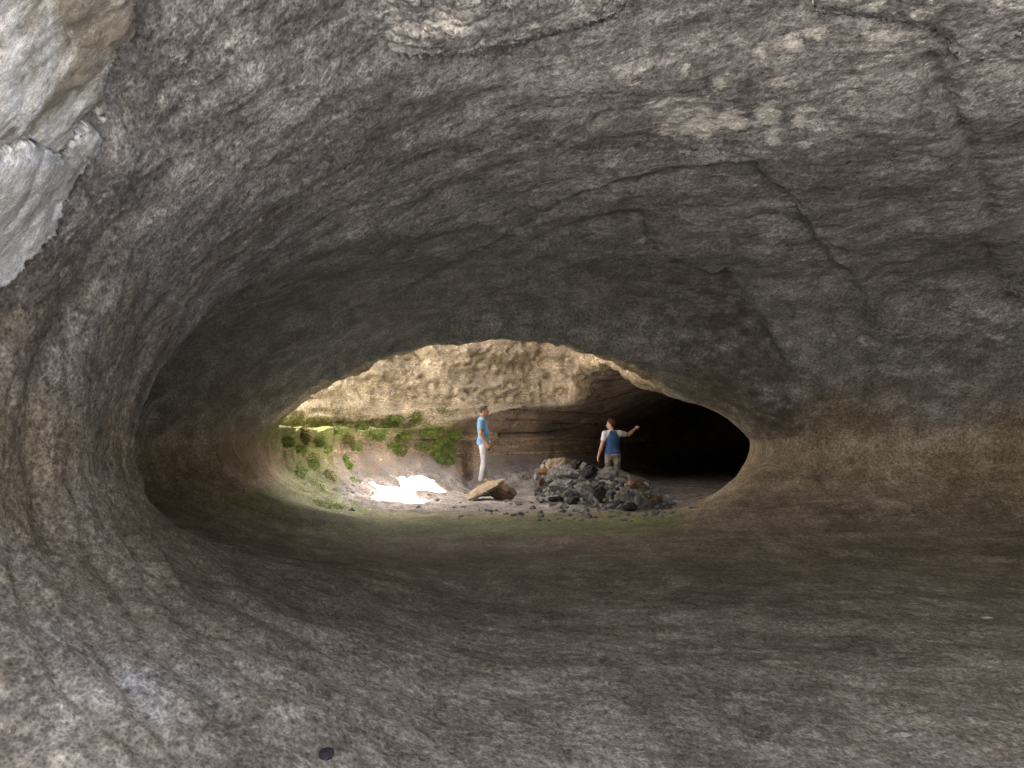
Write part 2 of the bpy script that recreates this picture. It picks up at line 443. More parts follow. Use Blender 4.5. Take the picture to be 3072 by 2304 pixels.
# ------------------------------------------------------------------ materials
class NT:
    def __init__(self, name):
        self.m = bpy.data.materials.new(name); self.m.use_nodes = True
        self.t = self.m.node_tree
        self.b = self.t.nodes["Principled BSDF"]
        self.tc = self.t.nodes.new("ShaderNodeTexCoord")

    def n(self, typ, **kw):
        nd = self.t.nodes.new(typ)
        for k, v in kw.items():
            setattr(nd, k, v)
        return nd

    def put(self, sock, v):
        if hasattr(v, "is_output") or isinstance(v, bpy.types.NodeSocket):
            self.t.links.new(v, sock)
        elif isinstance(v, tuple) and len(v) == 3 and sock.type == 'RGBA':
            sock.default_value = v + (1,)
        else:
            sock.default_value = v

    def math(self, op, a, b=0.0, c=None, clamp=False):
        nd = self.n("ShaderNodeMath", operation=op, use_clamp=clamp)
        self.put(nd.inputs[0], a); self.put(nd.inputs[1], b)
        if c is not None: self.put(nd.inputs[2], c)
        return nd.outputs[0]

    def vec(self, src=None, scale=(1, 1, 1), loc=(0, 0, 0)):
        nd = self.n("ShaderNodeMapping")
        self.put(nd.inputs[0], src if src is not None else self.tc.outputs["Object"])
        nd.inputs["Scale"].default_value = scale; nd.inputs["Location"].default_value = loc
        return nd.outputs[0]

    def noise(self, scale, detail=4, rough=0.6, v=None, dist=0.0):
        nd = self.n("ShaderNodeTexNoise")
        if v is None: v = self.tc.outputs["Object"]
        self.put(nd.inputs["Vector"], v)
        nd.inputs["Scale"].default_value = scale; nd.inputs["Detail"].default_value = detail
        nd.inputs["Roughness"].default_value = rough; nd.inputs["Distortion"].default_value = dist
        return nd.outputs[0]

    def vor(self, scale, v=None, feature='F1', rnd=1.0):
        nd = self.n("ShaderNodeTexVoronoi", feature=feature)
        self.put(nd.inputs["Vector"], v if v is not None else self.tc.outputs["Object"])
        nd.inputs["Scale"].default_value = scale; nd.inputs["Randomness"].default_value = rnd
        return nd.outputs[0]

    def attr(self, name, vec=False):
        nd = self.n("ShaderNodeAttribute", attribute_name=name)
        return nd.outputs["Vector" if vec else "Fac"]

    def ramp(self, f, a, b, lo=0.0, hi=1.0):
        nd = self.n("ShaderNodeMapRange", interpolation_type='SMOOTHSTEP')
        self.put(nd.inputs[0], f)
        for i, q in enumerate((a, b, lo, hi)): self.put(nd.inputs[i + 1], q)
        return nd.outputs[0]

    def lin(self, f, a, b, lo=0.0, hi=1.0):
        nd = self.n("ShaderNodeMapRange")
        self.put(nd.inputs[0], f)
        for i, q in enumerate((a, b, lo, hi)): self.put(nd.inputs[i + 1], q)
        return nd.outputs[0]

    def mix(self, f, a, b, typ='MIX'):
        nd = self.n("ShaderNodeMix", data_type='RGBA', blend_type=typ)
        self.put(nd.inputs[0], f); self.put(nd.inputs[6], a); self.put(nd.inputs[7], b)
        return nd.outputs[2]

    def bump(self, h, strength, dist, prev=None):
        nd = self.n("ShaderNodeBump")
        self.put(nd.inputs["Strength"], strength); nd.inputs["Distance"].default_value = dist
        self.put(nd.inputs["Height"], h)
        if prev is not None: self.put(nd.inputs["Normal"], prev)
        return nd.outputs[0]

    def done(self, col, rough=0.85, normal=None, spec=0.3):
        self.put(self.b.inputs["Base Color"], col); self.put(self.b.inputs["Roughness"], rough)
        self.put(self.b.inputs["Specular IOR Level"], spec)
        if normal is not None: self.put(self.b.inputs["Normal"], normal)
        return self.m


def cave_material():
    t = NT("lava_tube_rock")
    flow = t.attr("flow", True)
    up = t.attr("up"); shaft = t.attr("shaft"); moss = t.attr("moss"); pale = t.attr("pale"); dark = t.attr("shade_blotch"); cham = t.attr("chamber")
    big = t.noise(0.7, 5, 0.6)
    drip = t.vec(flow, (0.62, 1.0, 1.0))
    mid = t.noise(3.4, 7, 0.7, drip, 0.3)
    fine = t.noise(24, 5, 0.72, drip)
    vfine = t.math('ADD', t.math('MULTIPLY', t.vor(66, drip), 0.36), t.math('MULTIPLY', t.noise(62, 4, 0.7, drip), 0.66))
    band = t.noise(1.0, 5, 0.62, t.vec(flow, (2.6, 0.5, 0.5)), 0.9)
    band2 = t.noise(1.0, 4, 0.6, t.vec(flow, (11.0, 2.2, 2.2)), 0.8)
    # the lining: brown underfoot, grey overhead
    upm = t.ramp(t.math('ADD', up, t.math('MULTIPLY', t.math('SUBTRACT', big, 0.5), 1.6)), 0.0, 1.0)
    col = t.mix(upm, (0.240, 0.193, 0.131), (0.205, 0.214, 0.236))
    col = t.mix(t.ramp(mid, 0.42, 0.66), col, t.mix(upm, (0.283, 0.236, 0.168), (0.280, 0.292, 0.322)))
    # shaft: broken cream and ochre rock, paler to the left to paint in brighter light
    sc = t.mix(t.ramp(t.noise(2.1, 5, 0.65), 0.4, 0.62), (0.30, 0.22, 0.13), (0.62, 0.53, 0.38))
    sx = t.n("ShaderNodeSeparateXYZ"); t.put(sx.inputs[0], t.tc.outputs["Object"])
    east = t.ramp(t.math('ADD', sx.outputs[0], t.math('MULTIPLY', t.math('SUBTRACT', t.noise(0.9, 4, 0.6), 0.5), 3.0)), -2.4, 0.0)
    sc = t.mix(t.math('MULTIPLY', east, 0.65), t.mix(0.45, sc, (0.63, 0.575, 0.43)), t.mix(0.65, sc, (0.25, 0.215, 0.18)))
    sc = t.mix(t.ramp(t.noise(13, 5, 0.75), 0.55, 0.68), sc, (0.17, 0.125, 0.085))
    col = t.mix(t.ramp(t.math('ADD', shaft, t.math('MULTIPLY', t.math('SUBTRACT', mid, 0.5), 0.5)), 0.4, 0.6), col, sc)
    # chamber wall below it: tan mud coats the lining
    col = t.mix(t.math('MULTIPLY', cham, 0.8), col, t.mix(t.ramp(band, 0.4, 0.62), (0.24, 0.18, 0.13), (0.40, 0.32, 0.24)))
    # chamber floor: pale ash, with thin dark seams in the bedded wall above it
    col = t.mix(t.math('MULTIPLY', cham, t.attr("flat")), col, t.mix(t.ramp(mid, 0.35, 0.65), (0.17, 0.155, 0.14), (0.28, 0.262, 0.245)))
    seam = t.ramp(t.noise(1.0, 4, 0.6, t.vec(flow, (4.2, 0.22, 0.22)), 0.15), 0.575, 0.62)
    col = t.mix(t.math('MULTIPLY', t.math('MULTIPLY', seam, cham), t.math('SUBTRACT', 0.75, t.math('MULTIPLY', t.attr("flat"), 0.75))), col, (0.055, 0.042, 0.032))
    # tone variation: blotches, flow bands, grain
    tone = t.lin(big, 0.3, 0.7, 0.62, 1.36)
    tone = t.math('MULTIPLY', tone, t.lin(mid, 0.3, 0.7, 0.7, 1.3))
    tone = t.math('MULTIPLY', tone, t.lin(band, 0.3, 0.7, 0.84, 1.16))
    tone = t.math('MULTIPLY', tone, t.lin(band2, 0.3, 0.7, 0.93, 1.07))
    tone = t.math('MULTIPLY', tone, t.lin(fine, 0.3, 0.7, 0.3, 1.7))
    tone = t.math('MULTIPLY', tone, t.lin(vfine, 0.30, 0.70, 0.45, 1.5))
    col = t.mix(1.0, col, tone, 'MULTIPLY')
    # pale mineral crust; dark blotches and shade painted into creases and recesses
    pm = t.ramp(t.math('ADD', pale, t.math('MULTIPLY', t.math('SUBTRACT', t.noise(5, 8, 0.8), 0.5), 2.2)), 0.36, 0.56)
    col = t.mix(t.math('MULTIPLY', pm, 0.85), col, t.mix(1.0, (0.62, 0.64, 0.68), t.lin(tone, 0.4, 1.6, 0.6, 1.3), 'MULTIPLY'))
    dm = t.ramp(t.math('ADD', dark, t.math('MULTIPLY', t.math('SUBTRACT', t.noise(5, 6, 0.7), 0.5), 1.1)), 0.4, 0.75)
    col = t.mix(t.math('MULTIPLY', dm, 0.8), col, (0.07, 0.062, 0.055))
    # pale dust, added on the unseen entrance floor to bounce warm light
    col = t.mix(t.ramp(t.math('ADD', t.attr('bounce_dust'), t.math('MULTIPLY', t.math('SUBTRACT', mid, 0.5), 0.6)), 0.3, 0.7), col, t.mix(mid, (0.47, 0.415, 0.34), (0.60, 0.54, 0.455)))
    # moss
    mn = t.noise(7, 6, 0.75)
    mm = t.ramp(t.math('ADD', moss, t.math('MULTIPLY', t.math('SUBTRACT', mn, 0.5), 2.6)), 0.45, 0.75)
    mc = t.mix(t.ramp(t.noise(14, 3, 0.6), 0.35, 0.65), (0.10, 0.12, 0.035), (0.23, 0.25, 0.085))
    mc = t.mix(t.ramp(up, 0.02, 0.12), mc, t.mix(t.noise(11, 3, 0.6), (0.12, 0.155, 0.025), (0.225, 0.255, 0.06)))
    mc = t.mix(1.0, mc, t.lin(tone, 0.3, 1.7, 0.35, 1.6), 'MULTIPLY')
    col = t.mix(t.math('MULTIPLY', mm, 0.85), col, mc)
    h = t.math('ADD', t.math('MULTIPLY', mid, 1.2), t.math('MULTIPLY', fine, 0.45))
    h = t.math('ADD', h, t.math('MULTIPLY', band, 0.25))
    h = t.math('ADD', h, t.math('MULTIPLY', vfine, 0.10))
    nrm = t.bump(h, t.lin(upm, 0, 1, 0.5, 0.75), 0.05)
    return t.done(col, t.lin(fine, 0.3, 0.7, 0.62, 0.95), nrm, 0.35)


M_CAVE = cave_material()

# ------------------------------------------------------------------ surface attributes
x, y, z = V.T
px, py, pw = project(V)
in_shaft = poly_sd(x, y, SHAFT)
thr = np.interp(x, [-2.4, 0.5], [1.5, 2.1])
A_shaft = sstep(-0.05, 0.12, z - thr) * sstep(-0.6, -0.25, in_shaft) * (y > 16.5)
A_up = sstep(0.5, 3.0, z + 0.2 * fbm(x, y, z, 0.7, 3))
A_cham = sstep(17.0, 19.5, y + 0.4 * fbm(x, y, z, 0.6, 3)) * (1 - A_shaft)
floorish = sstep(0.5, 0.9, N[:, 2])
# moss: strip across the chamber mouth (near end stretched to paint in lit floor), the left bowl and the floor round the boulders
A_moss = np.zeros(len(V))
A_moss += 0.95 * np.exp(-((y - 16.0) / 2.6) ** 2) * sstep(12.8, 14.2, y) * sstep(3.4, 2.2, x) * (z < 0.5)
A_moss += 0.95 * np.exp(-(((x + 3.4) / 0.75) ** 2 + ((y - 18.2) / 1.6) ** 2)) * (z < 0.75)
A_moss += 0.80 * np.exp(-(((x + 4.1) / 0.9) ** 2 + ((y - 20.5) / 2.2) ** 2)) * sstep(0.1, 0.4, z) * (z < 2.0)
A_moss += 0.75 * np.exp(-((z - 1.5) / 0.30) ** 2) * sstep(-0.9, -1.6, x) * (y > 18)
A_moss = np.clip(A_moss, 0, 1)
across = y + 0.8 * np.minimum(x + 0.4, 0) + 0.25 * fbm(x, y, z, 0.3, 3)
wall_c = sstep(16.5, 19.0, y) * sstep(0.8, 0.4, np.abs(N[:, 2]))
FLOW = np.stack([across * (1 - wall_c) + 2.2 * z * wall_c, x * (1 - wall_c) + x * 0.5 * wall_c, z * (1 - wall_c) + y * 0.5 * wall_c], 1)
A_bounce_dust = sstep(1.8, 0.2, y) * sstep(0.9, 0.3, z) + (z > 4.4) * sstep(0.3, 0.6, N[:, 2])  # pale floor behind the camera for bounce light, and the outer ground
A_flat = sstep(0.35, 0.75, N[:, 2])
ATTRS = dict(flat=A_flat, bounce_dust=A_bounce_dust, up=A_up, shaft=A_shaft, chamber=A_cham, moss=A_moss, pale=A_pale, shade_blotch=A_shade_blotch)

# ------------------------------------------------------------------ the setting
def cave_piece(name, sel):
    q = Q[sel]
    u, inv = np.unique(q, return_inverse=True)
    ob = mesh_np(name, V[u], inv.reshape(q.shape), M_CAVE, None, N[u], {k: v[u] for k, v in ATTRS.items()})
    fa = ob.data.attributes.new("flow", 'FLOAT_VECTOR', 'POINT')
    fa.data.foreach_set("vector", np.ascontiguousarray(FLOW[u], np.float32).ravel())
    ob["kind"] = "structure"
    return ob


qc = V[Q].mean(1); qn = N[Q].mean(1); qs = A_shaft[Q].mean(1)
top_ground = (qc[:, 2] > 4.4) & (qn[:, 2] > 0.35)
is_shaft = (qs > 0.5) & ~top_ground
is_floor = (qc[:, 2] < 0.42) & ~is_shaft & ~top_ground
is_ceil = (qc[:, 2] > 2.0) & ~is_shaft & ~top_ground
is_wall = ~(top_ground | is_shaft | is_floor | is_ceil)
cave_piece("ground", top_ground)
cave_piece("skylight_rock_face", is_shaft)
cave_piece("cave_floor", is_floor)
cave_piece("cave_ceiling", is_ceil)
cave_piece("cave_wall", is_wall)
print("pieces", round(time.time() - T0, 1))

# ------------------------------------------------------------------ looking up points on the rock
_sel = (V[Q[:, 0], 1] > 2.0) & (V[Q[:, 0], 1] < 32) & (V[Q[:, 0], 2] < 4.6)
_q = Q[_sel]; _u, _inv = np.unique(_q, return_inverse=True)
BVH = BVHTree.FromPolygons(V[_u].tolist(), _inv.reshape(_q.shape).tolist())


def hit(px, py):
    h = BVH.ray_cast(Vector(EYE), Vector(ray(px, py)), 80)
    if h[0] is None:
        return None, None
    p = np.array(h[0]); n = np.array(h[1])
    if n @ (EYE - p) < 0: n = -n
    return p, n


def floor_at(x, y, z0=1.2):
    h = BVH.ray_cast(Vector((x, y, z0)), Vector((0, 0, -1)), 5)
    return h[0].z if h[0] is not None else 0.0


print("bvh", round(time.time() - T0, 1))


# ------------------------------------------------------------------ slabs of lining still hanging on the wall and roof
def plate_material(name, c1, c2, rough):
    t = NT(name)
    a = t.noise(3.0, 7, 0.72, t.vec(None, (1, 1, 0.55)), 0.6)
    f = t.noise(22, 8, 0.85, t.vec(None, (1, 1, 0.5)))
    col = t.mix(t.ramp(a, 0.43, 0.6), c1, c2)
    tone = t.math('MULTIPLY', t.lin(f, 0.34, 0.66, 0.55, 1.4), t.lin(t.noise(80, 3, 0.8), 0.34, 0.66, 0.65, 1.35))
    col = t.mix(1.0, col, tone, 'MULTIPLY')
    h = t.math('ADD', t.math('MULTIPLY', a, 1.3), t.math('MULTIPLY', f, 0.4))
    return t.done(col, t.lin(a, 0.35, 0.65, rough + 0.15, rough - 0.1), t.bump(h, 0.7, 0.05), 0.5)


def plate(name, poly, thick, mat, step=3.0, jag=3.0, jscale=9.0, relief=0.02, taper=None):
    p = np.array(poly, float)
    gx = np.arange(p[:, 0].min() - step, p[:, 0].max() + step, step)
    gy = np.arange(p[:, 1].min() - step, p[:, 1].max() + step, step)
    GX, GY = np.meshgrid(gx, gy, indexing="ij")
    jn = lambda a, b: jag * fbm(a / jscale, b / jscale, a * 0 + thick * 50, 1.0, 3, 0.7)
    S = poly_sd(GX, GY, poly) + jn(GX, GY)
    ok = S > 0
    # pull the outer ring of points onto the outline
    P = np.zeros(GX.shape + (3,)); Nn = np.zeros_like(P); good = np.zeros(GX.shape, bool)
    gsx, gsy = np.gradient(S, step)
    gl = np.maximum(np.hypot(gsx, gsy), 0.3)
    edge = np.clip(S, -step * 1.4, 0) * (~ok)
    QX = GX - edge * gsx / gl ** 2; QY = GY - edge * gsy / gl ** 2
    want = S > -step * 1.4
    for i, j in np.argwhere(want):
        a, b = hit(QX[i, j], QY[i, j])
        if a is None: continue
        P[i, j] = a; Nn[i, j] = b; good[i, j] = True
    for _ in range(3):
        M = Nn.copy()
        M[1:-1, 1:-1] = Nn[1:-1, 1:-1] + Nn[2:, 1:-1] + Nn[:-2, 1:-1] + Nn[1:-1, 2:] + Nn[1:-1, :-2]
        l = np.linalg.norm(M, axis=2); M[l > 0] /= l[l > 0][:, None]; Nn = M
    rise = thick * (0.75 + 0.25 * sstep(0, 14, S)) + relief * fbm(P[..., 0], P[..., 1], P[..., 2], 2.2, 4, 0.6) * 2 * sstep(0, 10, S)
    if taper: tp = sstep(taper[0], taper[1], QX + 70 * fbm(QX / 60, QY / 60, QX * 0, 1.0, 4, 0.6)); rise = rise * tp - 0.05 * (1 - tp)
    T = P + Nn * rise[..., None]
    B = P - Nn * 0.06
    vid = -np.ones(GX.shape, int); vv = []; 
    for i, j in np.argwhere(good):
        vid[i, j] = len(vv); vv.append(T[i, j])
    nt_ = len(vv)
    for i, j in np.argwhere(good): vv.append(B[i, j])
    fc = []; ec = {}
    nX, nY = GX.shape
    for i in range(nX - 1):
        for j in range(nY - 1):
            c = [(i, j), (i + 1, j), (i + 1, j + 1), (i, j + 1)]
            if all(good[q] for q in c) and sum(ok[q] for q in c) >= 1:
                ids = [vid[q] for q in c]
                pts = [T[q] for q in c]
                if max(np.linalg.norm(pts[k] - pts[k - 1]) for k in range(4)) > 0.5: continue
                fc.append(ids); fc.append([q + nt_ for q in ids[::-1]])
                for k in range(4):
                    e = (ids[k], ids[(k + 1) % 4]); ec[e] = 1
    for (a, b) in list(ec):
        if (b, a) not in ec: fc.append([b, a, a + nt_, b + nt_])
    F4 = np.array(fc); V3 = np.array(vv)
    u, inv = np.unique(F4, return_inverse=True)
    W = V3[u]
    ob = mesh_np(name, W, inv.reshape(F4.shape), mat, None, None,
                 dict(up=np.full(len(W), 1.6), pale=np.full(len(W), 0.3), bounce_dust=0 * W[:, 0], shaft=0 * W[:, 0], moss=0 * W[:, 0], shade_blotch=0 * W[:, 0], chamber=0 * W[:, 0], flat=0 * W[:, 0]))
    fa = ob.data.attributes.new("flow", 'FLOAT_VECTOR', 'POINT')
    fa.data.foreach_set("vector", np.ascontiguousarray(np.stack([W[:, 1] * 1.0, W[:, 0], W[:, 2]], 1), np.float32).ravel())
    ob["kind"] = "structure"
    return ob


M_PLATE_A = plate_material("glazed_lining_pale", (0.36, 0.385, 0.42), (0.62, 0.68, 0.76), 0.42)  # crust albedo raised to stand in for bright entrance light on this wall
M_PLATE_B = plate_material("glazed_lining_mottled", (0.22, 0.215, 0.20), (0.64, 0.70, 0.78), 0.42)
plate("peeling_wall_crust", [(-40, 150), (0, 140), (22, 136), (38, 146), (55, 150), (70, 128), (80, 118), (92, 128), (90, 146), (80, 158), (69, 167), (61, 181), (60, 192),
                             (52, 199), (49, 217), (43, 232), (27, 246), (13, 260), (0, 277), (-40, 310)], 0.065, M_PLATE_A, 1.7, 9.0, 5, 0.012)
plate("peeling_wall_crust", [(-40, -50), (118, -50), (130, 8), (126, 34), (112, 37), (106, 60), (97, 80), (98, 106), (96, 118), (88, 100), (78, 108), (66, 126),
                             (52, 146), (38, 142), (22, 132), (0, 136), (-40, 146)], 0.05, M_PLATE_B, 1.8, 8.0, 5, 0.015)
plate("peeling_roof_crust", [(230, -40), (300, 60), (380, 52), (445, 42), (486, 31), (528, 20), (556, 12), (583, 3), (606, -1), (660, -40)], 0.16, M_CAVE, 1.5, 14.0, 3.0, 0.02, (330, 480))
plate("peeling_roof_crust", [(800, -40), (817, 0), (857, 3), (896, 8), (921, 15), (942, 22), (950, 40), (958, 54), (986, 47), (1024, 21), (1060, 0), (1060, -40)], 0.10, M_CAVE, 1.8, 10.0, 3.2)
print("plates", round(time.time() - T0, 1))


# ------------------------------------------------------------------ rocks
def rock_material(name, c1, c2, moss=0.0):
    t = NT(name)
    a = t.noise(5.0, 6, 0.7); f = t.noise(28, 7, 0.85)
    col = t.mix(t.ramp(a, 0.4, 0.62), c1, c2)
    col = t.mix(t.ramp(t.vor(16), 0.0, 0.32, 1.0, 0.0), col, (0.03, 0.028, 0.028))
    col = t.mix(1.0, col, t.lin(f, 0.34, 0.66, 0.5, 1.5), 'MULTIPLY')
    if moss:
        g = t.n("ShaderNodeNewGeometry"); sp = t.n("ShaderNodeSeparateXYZ"); t.put(sp.inputs[0], g.outputs["Normal"])
        mm = t.ramp(t.math('ADD', t.math('MULTIPLY', sp.outputs[2], 0.35), t.noise(6, 5, 0.7)), 0.62, 0.85)
        col = t.mix(t.math('MULTIPLY', mm, moss), col, (0.15, 0.17, 0.03))
    h = t.math('ADD', t.math('MULTIPLY', a, 0.6), t.math('ADD', t.math('MULTIPLY', f, 0.35), t.math('MULTIPLY', t.vor(16), 0.5)))
    return t.done(col, 0.9, t.bump(h, 1.0, 0.05), 0.25)


ROCK = {
    "grey": rock_material("grey_lava_rock", (0.15, 0.148, 0.15), (0.30, 0.30, 0.31), 0.25),
    "pale": rock_material("pale_lava_rock", (0.24, 0.24, 0.24), (0.40, 0.40, 0.41), 0.15),
    "brown": rock_material("brown_lava_rock", (0.14, 0.085, 0.05), (0.28, 0.20, 0.14)),
    "tan": rock_material("tan_lava_rock", (0.30, 0.23, 0.15), (0.42, 0.36, 0.27)),
    "orange": rock_material("orange_lava_rock", (0.20, 0.10, 0.035), (0.30, 0.18, 0.08)),
    "black": rock_material("black_lava_rock", (0.025, 0.023, 0.023), (0.06, 0.055, 0.055)),
    "mossy": rock_material("mossy_lava_rock", (0.14, 0.14, 0.12), (0.27, 0.27, 0.25), 0.95),
}


def ico(n):
    import bmesh
    bm = bmesh.new(); bmesh.ops.create_icosphere(bm, subdivisions=n, radius=1.0)
    v = np.array([q.co for q in bm.verts]); f = np.array([[q.index for q in a.verts] for a in bm.faces]); bm.free()
    return v, f


ICO5 = ico(5); ICO4 = ico(4); ICO2 = ico(2)


def rock(name, c, dim, kind, seed, rot=(0, 0, 0), sub=ICO4, blocky=0.55, label=None, group=None, bottom=None):
    """an irregular broken block of clinkery lava; its own object, origin at its base"""
    v = sub[0].copy(); r = np.random.default_rng(seed)
    # cut facets
    for _ in range(12):
        nn = r.normal(size=3); nn /= np.linalg.norm(nn)
        dcut = r.uniform(0.35, 0.8)
        s = v @ nn - dcut
        v = v - np.outer(np.maximum(s, 0) * blocky * 1.5, nn)
    o = r.uniform(0, 90, 3)
    ln = np.linalg.norm(v, axis=1)[:, None]
    dsp = 0.22 * fbm(v[:, 0] + o[0], v[:, 1] + o[1], v[:, 2] + o[2], 1.3, 5, 0.6) + 0.13 * fbm(v[:, 0] + o[1], v[:, 1] + o[2], v[:, 2] + o[0], 3.5, 3, 0.6, True)
    v = v + v / ln * dsp[:, None]
    v = v * (np.array(dim) / 2 / np.array([0.85, 0.85, 0.85]))
    from mathutils import Euler
    Rm = np.array(Euler(rot).to_matrix())
    v = v @ Rm.T
    zb = v[:, 2].min()
    v[:, 2] -= zb
    ob = mesh_np(name, v, sub[1], ROCK[kind])
    ob.location = (c[0], c[1], c[2] + zb)
    tag(ob, label, "rock", group)
    return ob


# the tilted slab and its neighbours, left of the pile
GP = "boulders round the standing man"
p = at(480, 491, 21.3)
rock("rock_slab", p + np.array([0.02, 0, -0.0]), (0.98, 0.62, 0.17), "tan", 31, (math.radians(12), math.radians(-27), 0.05), ICO5, 0.35,
     "long tan rock slab leaning with one end raised, below the man in blue", GP)
p = at(502, 493, 21.6)
rock("lava_rock", p, (0.56, 0.5, 0.36), "brown", 34, (0.1, 0.1, 0.6), ICO5, 0.5, "dark brown broken rock propping the raised end of the tan slab", GP)
p = at(507.5, 492, 21.9)
rock("lava_rock", p, (0.36, 0.4, 0.36), "grey", 35, (0.2, 0.1, 0.2), ICO4, 0.5, "dark grey rock tucked against the right of the brown rock", GP)
MAN1 = np.array([(483 - 512) / FPX * 23.1, 23.1, 1.4 - 23.1 * (482.3 - 433) / FPX])
rock("lava_rock", (MAN1[0] + 0.1, MAN1[1] + 0.02, MAN1[2] - 0.2), (1.05, 0.62, 0.40), "grey", 36, (0, 0, 0.1), ICO5, 0.9,
     "low flat grey rock under the feet of the man in blue", GP)

# the rubble pile
TOPS = [(532, 500), (536, 473), (543, 460), (552, 457), (565, 457.5), (572, 464), (580, 459.5), (590, 466), (598, 469), (610, 468), (620, 471), (635, 476), (649, 483), (660, 490), (669, 495), (680, 506)]
BOTS = [(532, 502), (545, 502), (570, 505), (598, 507), (628, 511), (655, 508), (680, 506)]
tx, ty = zip(*TOPS); bx_, by_ = zip(*BOTS)
GR = "rocks of the rubble pile"


def pile_Y(px, py):
    b = np.interp(px, bx_, by_); t_ = np.interp(px, tx, ty)
    f = np.clip((b - py) / max(b - 457, 1), 0, 1)
    return 1.4 * FPX / (b - 433) + f * 1.9


# a core of rubble under the visible rocks, so that no gap shows the floor behind
named = [
    (556, 465, 25, 16, "tan", "broad tan-capped rock at the upper left of the rubble pile", 0),
    (547, 472, 15, 9, "orange", "orange-brown rock under the tan-capped one, left end of the pile", 0),
    (540, 484, 9, 13, "brown", "brown rock forming the lower left corner of the rubble pile", 0),
    (577, 463.5, 11, 10, "black", "small black rock poking up at the crest, beside the tan-capped one", 0),
    (590, 473, 20, 13, "black", "black rock just below the crest, left of the pointing man", 0),
    (557, 499, 18, 8, "black", "flat black rock at the front foot of the pile, left of centre", 0),
    (575, 500, 15, 10, "black", "round black rock at the front foot of the pile, second from its left end", 0),
    (601, 494, 14, 17, "black", "tall dark cavity-like black rock in the middle of the pile front", 0),
    (631, 508, 15, 10, "black", "black rock at the foot of the pile, right of centre", 0),
    (655, 501, 14, 13, "brown", "large rounded brown rock at the right shoulder of the pile", 0),
    (625, 497, 22, 11, "mossy", "rock topped with yellow-green moss, right of the pile's centre", 0),
    (560, 486, 22, 14, "pale", "pale grey block in the left half of the pile, under the orange rock", 0),
    (588, 492, 24, 13, "pale", "long pale grey slab slanting down the middle of the pile", 0.6),
    (574, 473, 22, 9, "pale", "flat pale rock lying below the small black crest rock", 0.1),
    (612, 474, 26, 11, "grey", "wide grey rock at the crest in front of the pointing man's legs", 0.15),
    (637, 484, 24, 14, "brown", "brownish rock on the right slope of the pile, above the mossy one", 0.35),
    (668, 501, 13, 10, "pale", "small pale rock at the far right toe of the pile", 0.2),
]
kk = 0
placed = []


def pile_rock(px, py, wpx, hpx, kind, label, tilt, name="lava_rock", sub=ICO4, group=GR):
    global kk
    Y = pile_Y(px, py)
    c = at(px, py, Y + 0.12)
    s = Y / FPX
    kk += 1
    ob = rock(name, c, (wpx * s * 1.02, (wpx + hpx) / 2 * s * 1.15, hpx * s * 1.05), kind, 100 + kk, (0.0, tilt, 0.0), sub, 0.62, label, group)
    placed.append((px, py, (wpx + hpx) / 4))
    return ob


for a in named:
    pile_rock(*a)
SMALL = "small lava rock wedged among the bigger blocks of the rubble pile"
tries = 0
while len(placed) < 150 and tries < 14000:
    tries += 1
    qx = random.uniform(536, 674)
    t_ = np.interp(qx, tx, ty); b = np.interp(qx, bx_, by_)
    sz = random.choice([4, 4, 5, 5, 6, 7, 8, 9])
    if b - t_ < sz * 0.8: continue
    qy = random.uniform(t_ + sz * 0.42, b - sz * 0.2)
    if any(math.hypot(qx - a, qy - b_) < (sz * 0.5 + r_) * 0.66 for a, b_, r_ in placed): continue
    pile_rock(qx, qy, sz * random.uniform(1.0, 1.7), sz * random.uniform(0.8, 1.1), random.choice(["grey", "grey", "pale", "pale", "pale", "grey", "mossy"]), SMALL, random.uniform(-0.6, 0.6),
              sub=ICO4 if sz > 8 else ico(3))
# the buried heart of the pile
hv = []
for i in range(60):
    u = i / 59
hx = [at(a, b + 7, pile_Y(a, b + 7) + 0.45) for a, b in TOPS[1:-1]]
sc = rock("lava_rubble", (1.82 * 1.0, 21.6, 0.22), (2.2, 1.7, 0.85), "grey", 77, (0, 0.12, 0), ICO5, 0.2, None, None)
del sc["category"]; sc["kind"] = "stuff"; sc["label"] = "grey rubble packed inside the rock pile"

# rubble chips on the chamber floor
cv = []; cf = []
for i in range(240):
    if i < 200:
        qx = random.gauss(590, 60); qy = random.uniform(500, 522)
    else:
        qx = random.uniform(350, 540); qy = random.uniform(484, 516)
    P, n_ = hit(qx, qy)
    if P is None or n_[2] < 0.5 or P[1] > 27: continue
    r_ = random.choice([0.012, 0.018, 0.02, 0.03, 0.045]) * random.uniform(0.7, 1.4)
    v = ICO2[0] * r_ * np.array([random.uniform(.8, 1.5), random.uniform(.8, 1.5), random.uniform(.5, .9)])
    v = v * (1 + 0.25 * rng.normal(size=(len(v), 1)))
    cf.append(ICO2[1] + sum(len(a) for a in cv)); cv.append(v + P + np.array([0, 0, r_ * 0.2]))
g = mesh_np("gravel", np.concatenate(cv), np.concatenate(cf), ROCK["grey"], None, smooth=False)
tag(g, "loose grey lava chips strewn over the chamber floor", None, None, "stuff")

# stones on the near floor
def near_stone(name, px, py, dim, kind, seed, label, rot=(0, 0, 0)):
    P, n_ = hit(px, py)
    return rock(name, P + np.array([0, 0, dim[2] * 0.28]), dim, kind, seed, rot, ICO4, 0.5, label)


near_stone("round_stone", 326, 758, (0.056, 0.056, 0.05), "black", 201, "small round black stone alone on the near cave floor")
near_stone("stone_chip", 899, 735, (0.13, 0.09, 0.025), "tan", 202, "pale flat oblong stone chip on the near floor at lower right", (0, 0, 0.1))
near_stone("stone_chip", 984, 618, (0.12, 0.05, 0.02), "tan", 203, "thin pale stone chip lying at right on the darker floor", (0, 0, -0.5))
print("rocks", len(placed), round(time.time() - T0, 1))


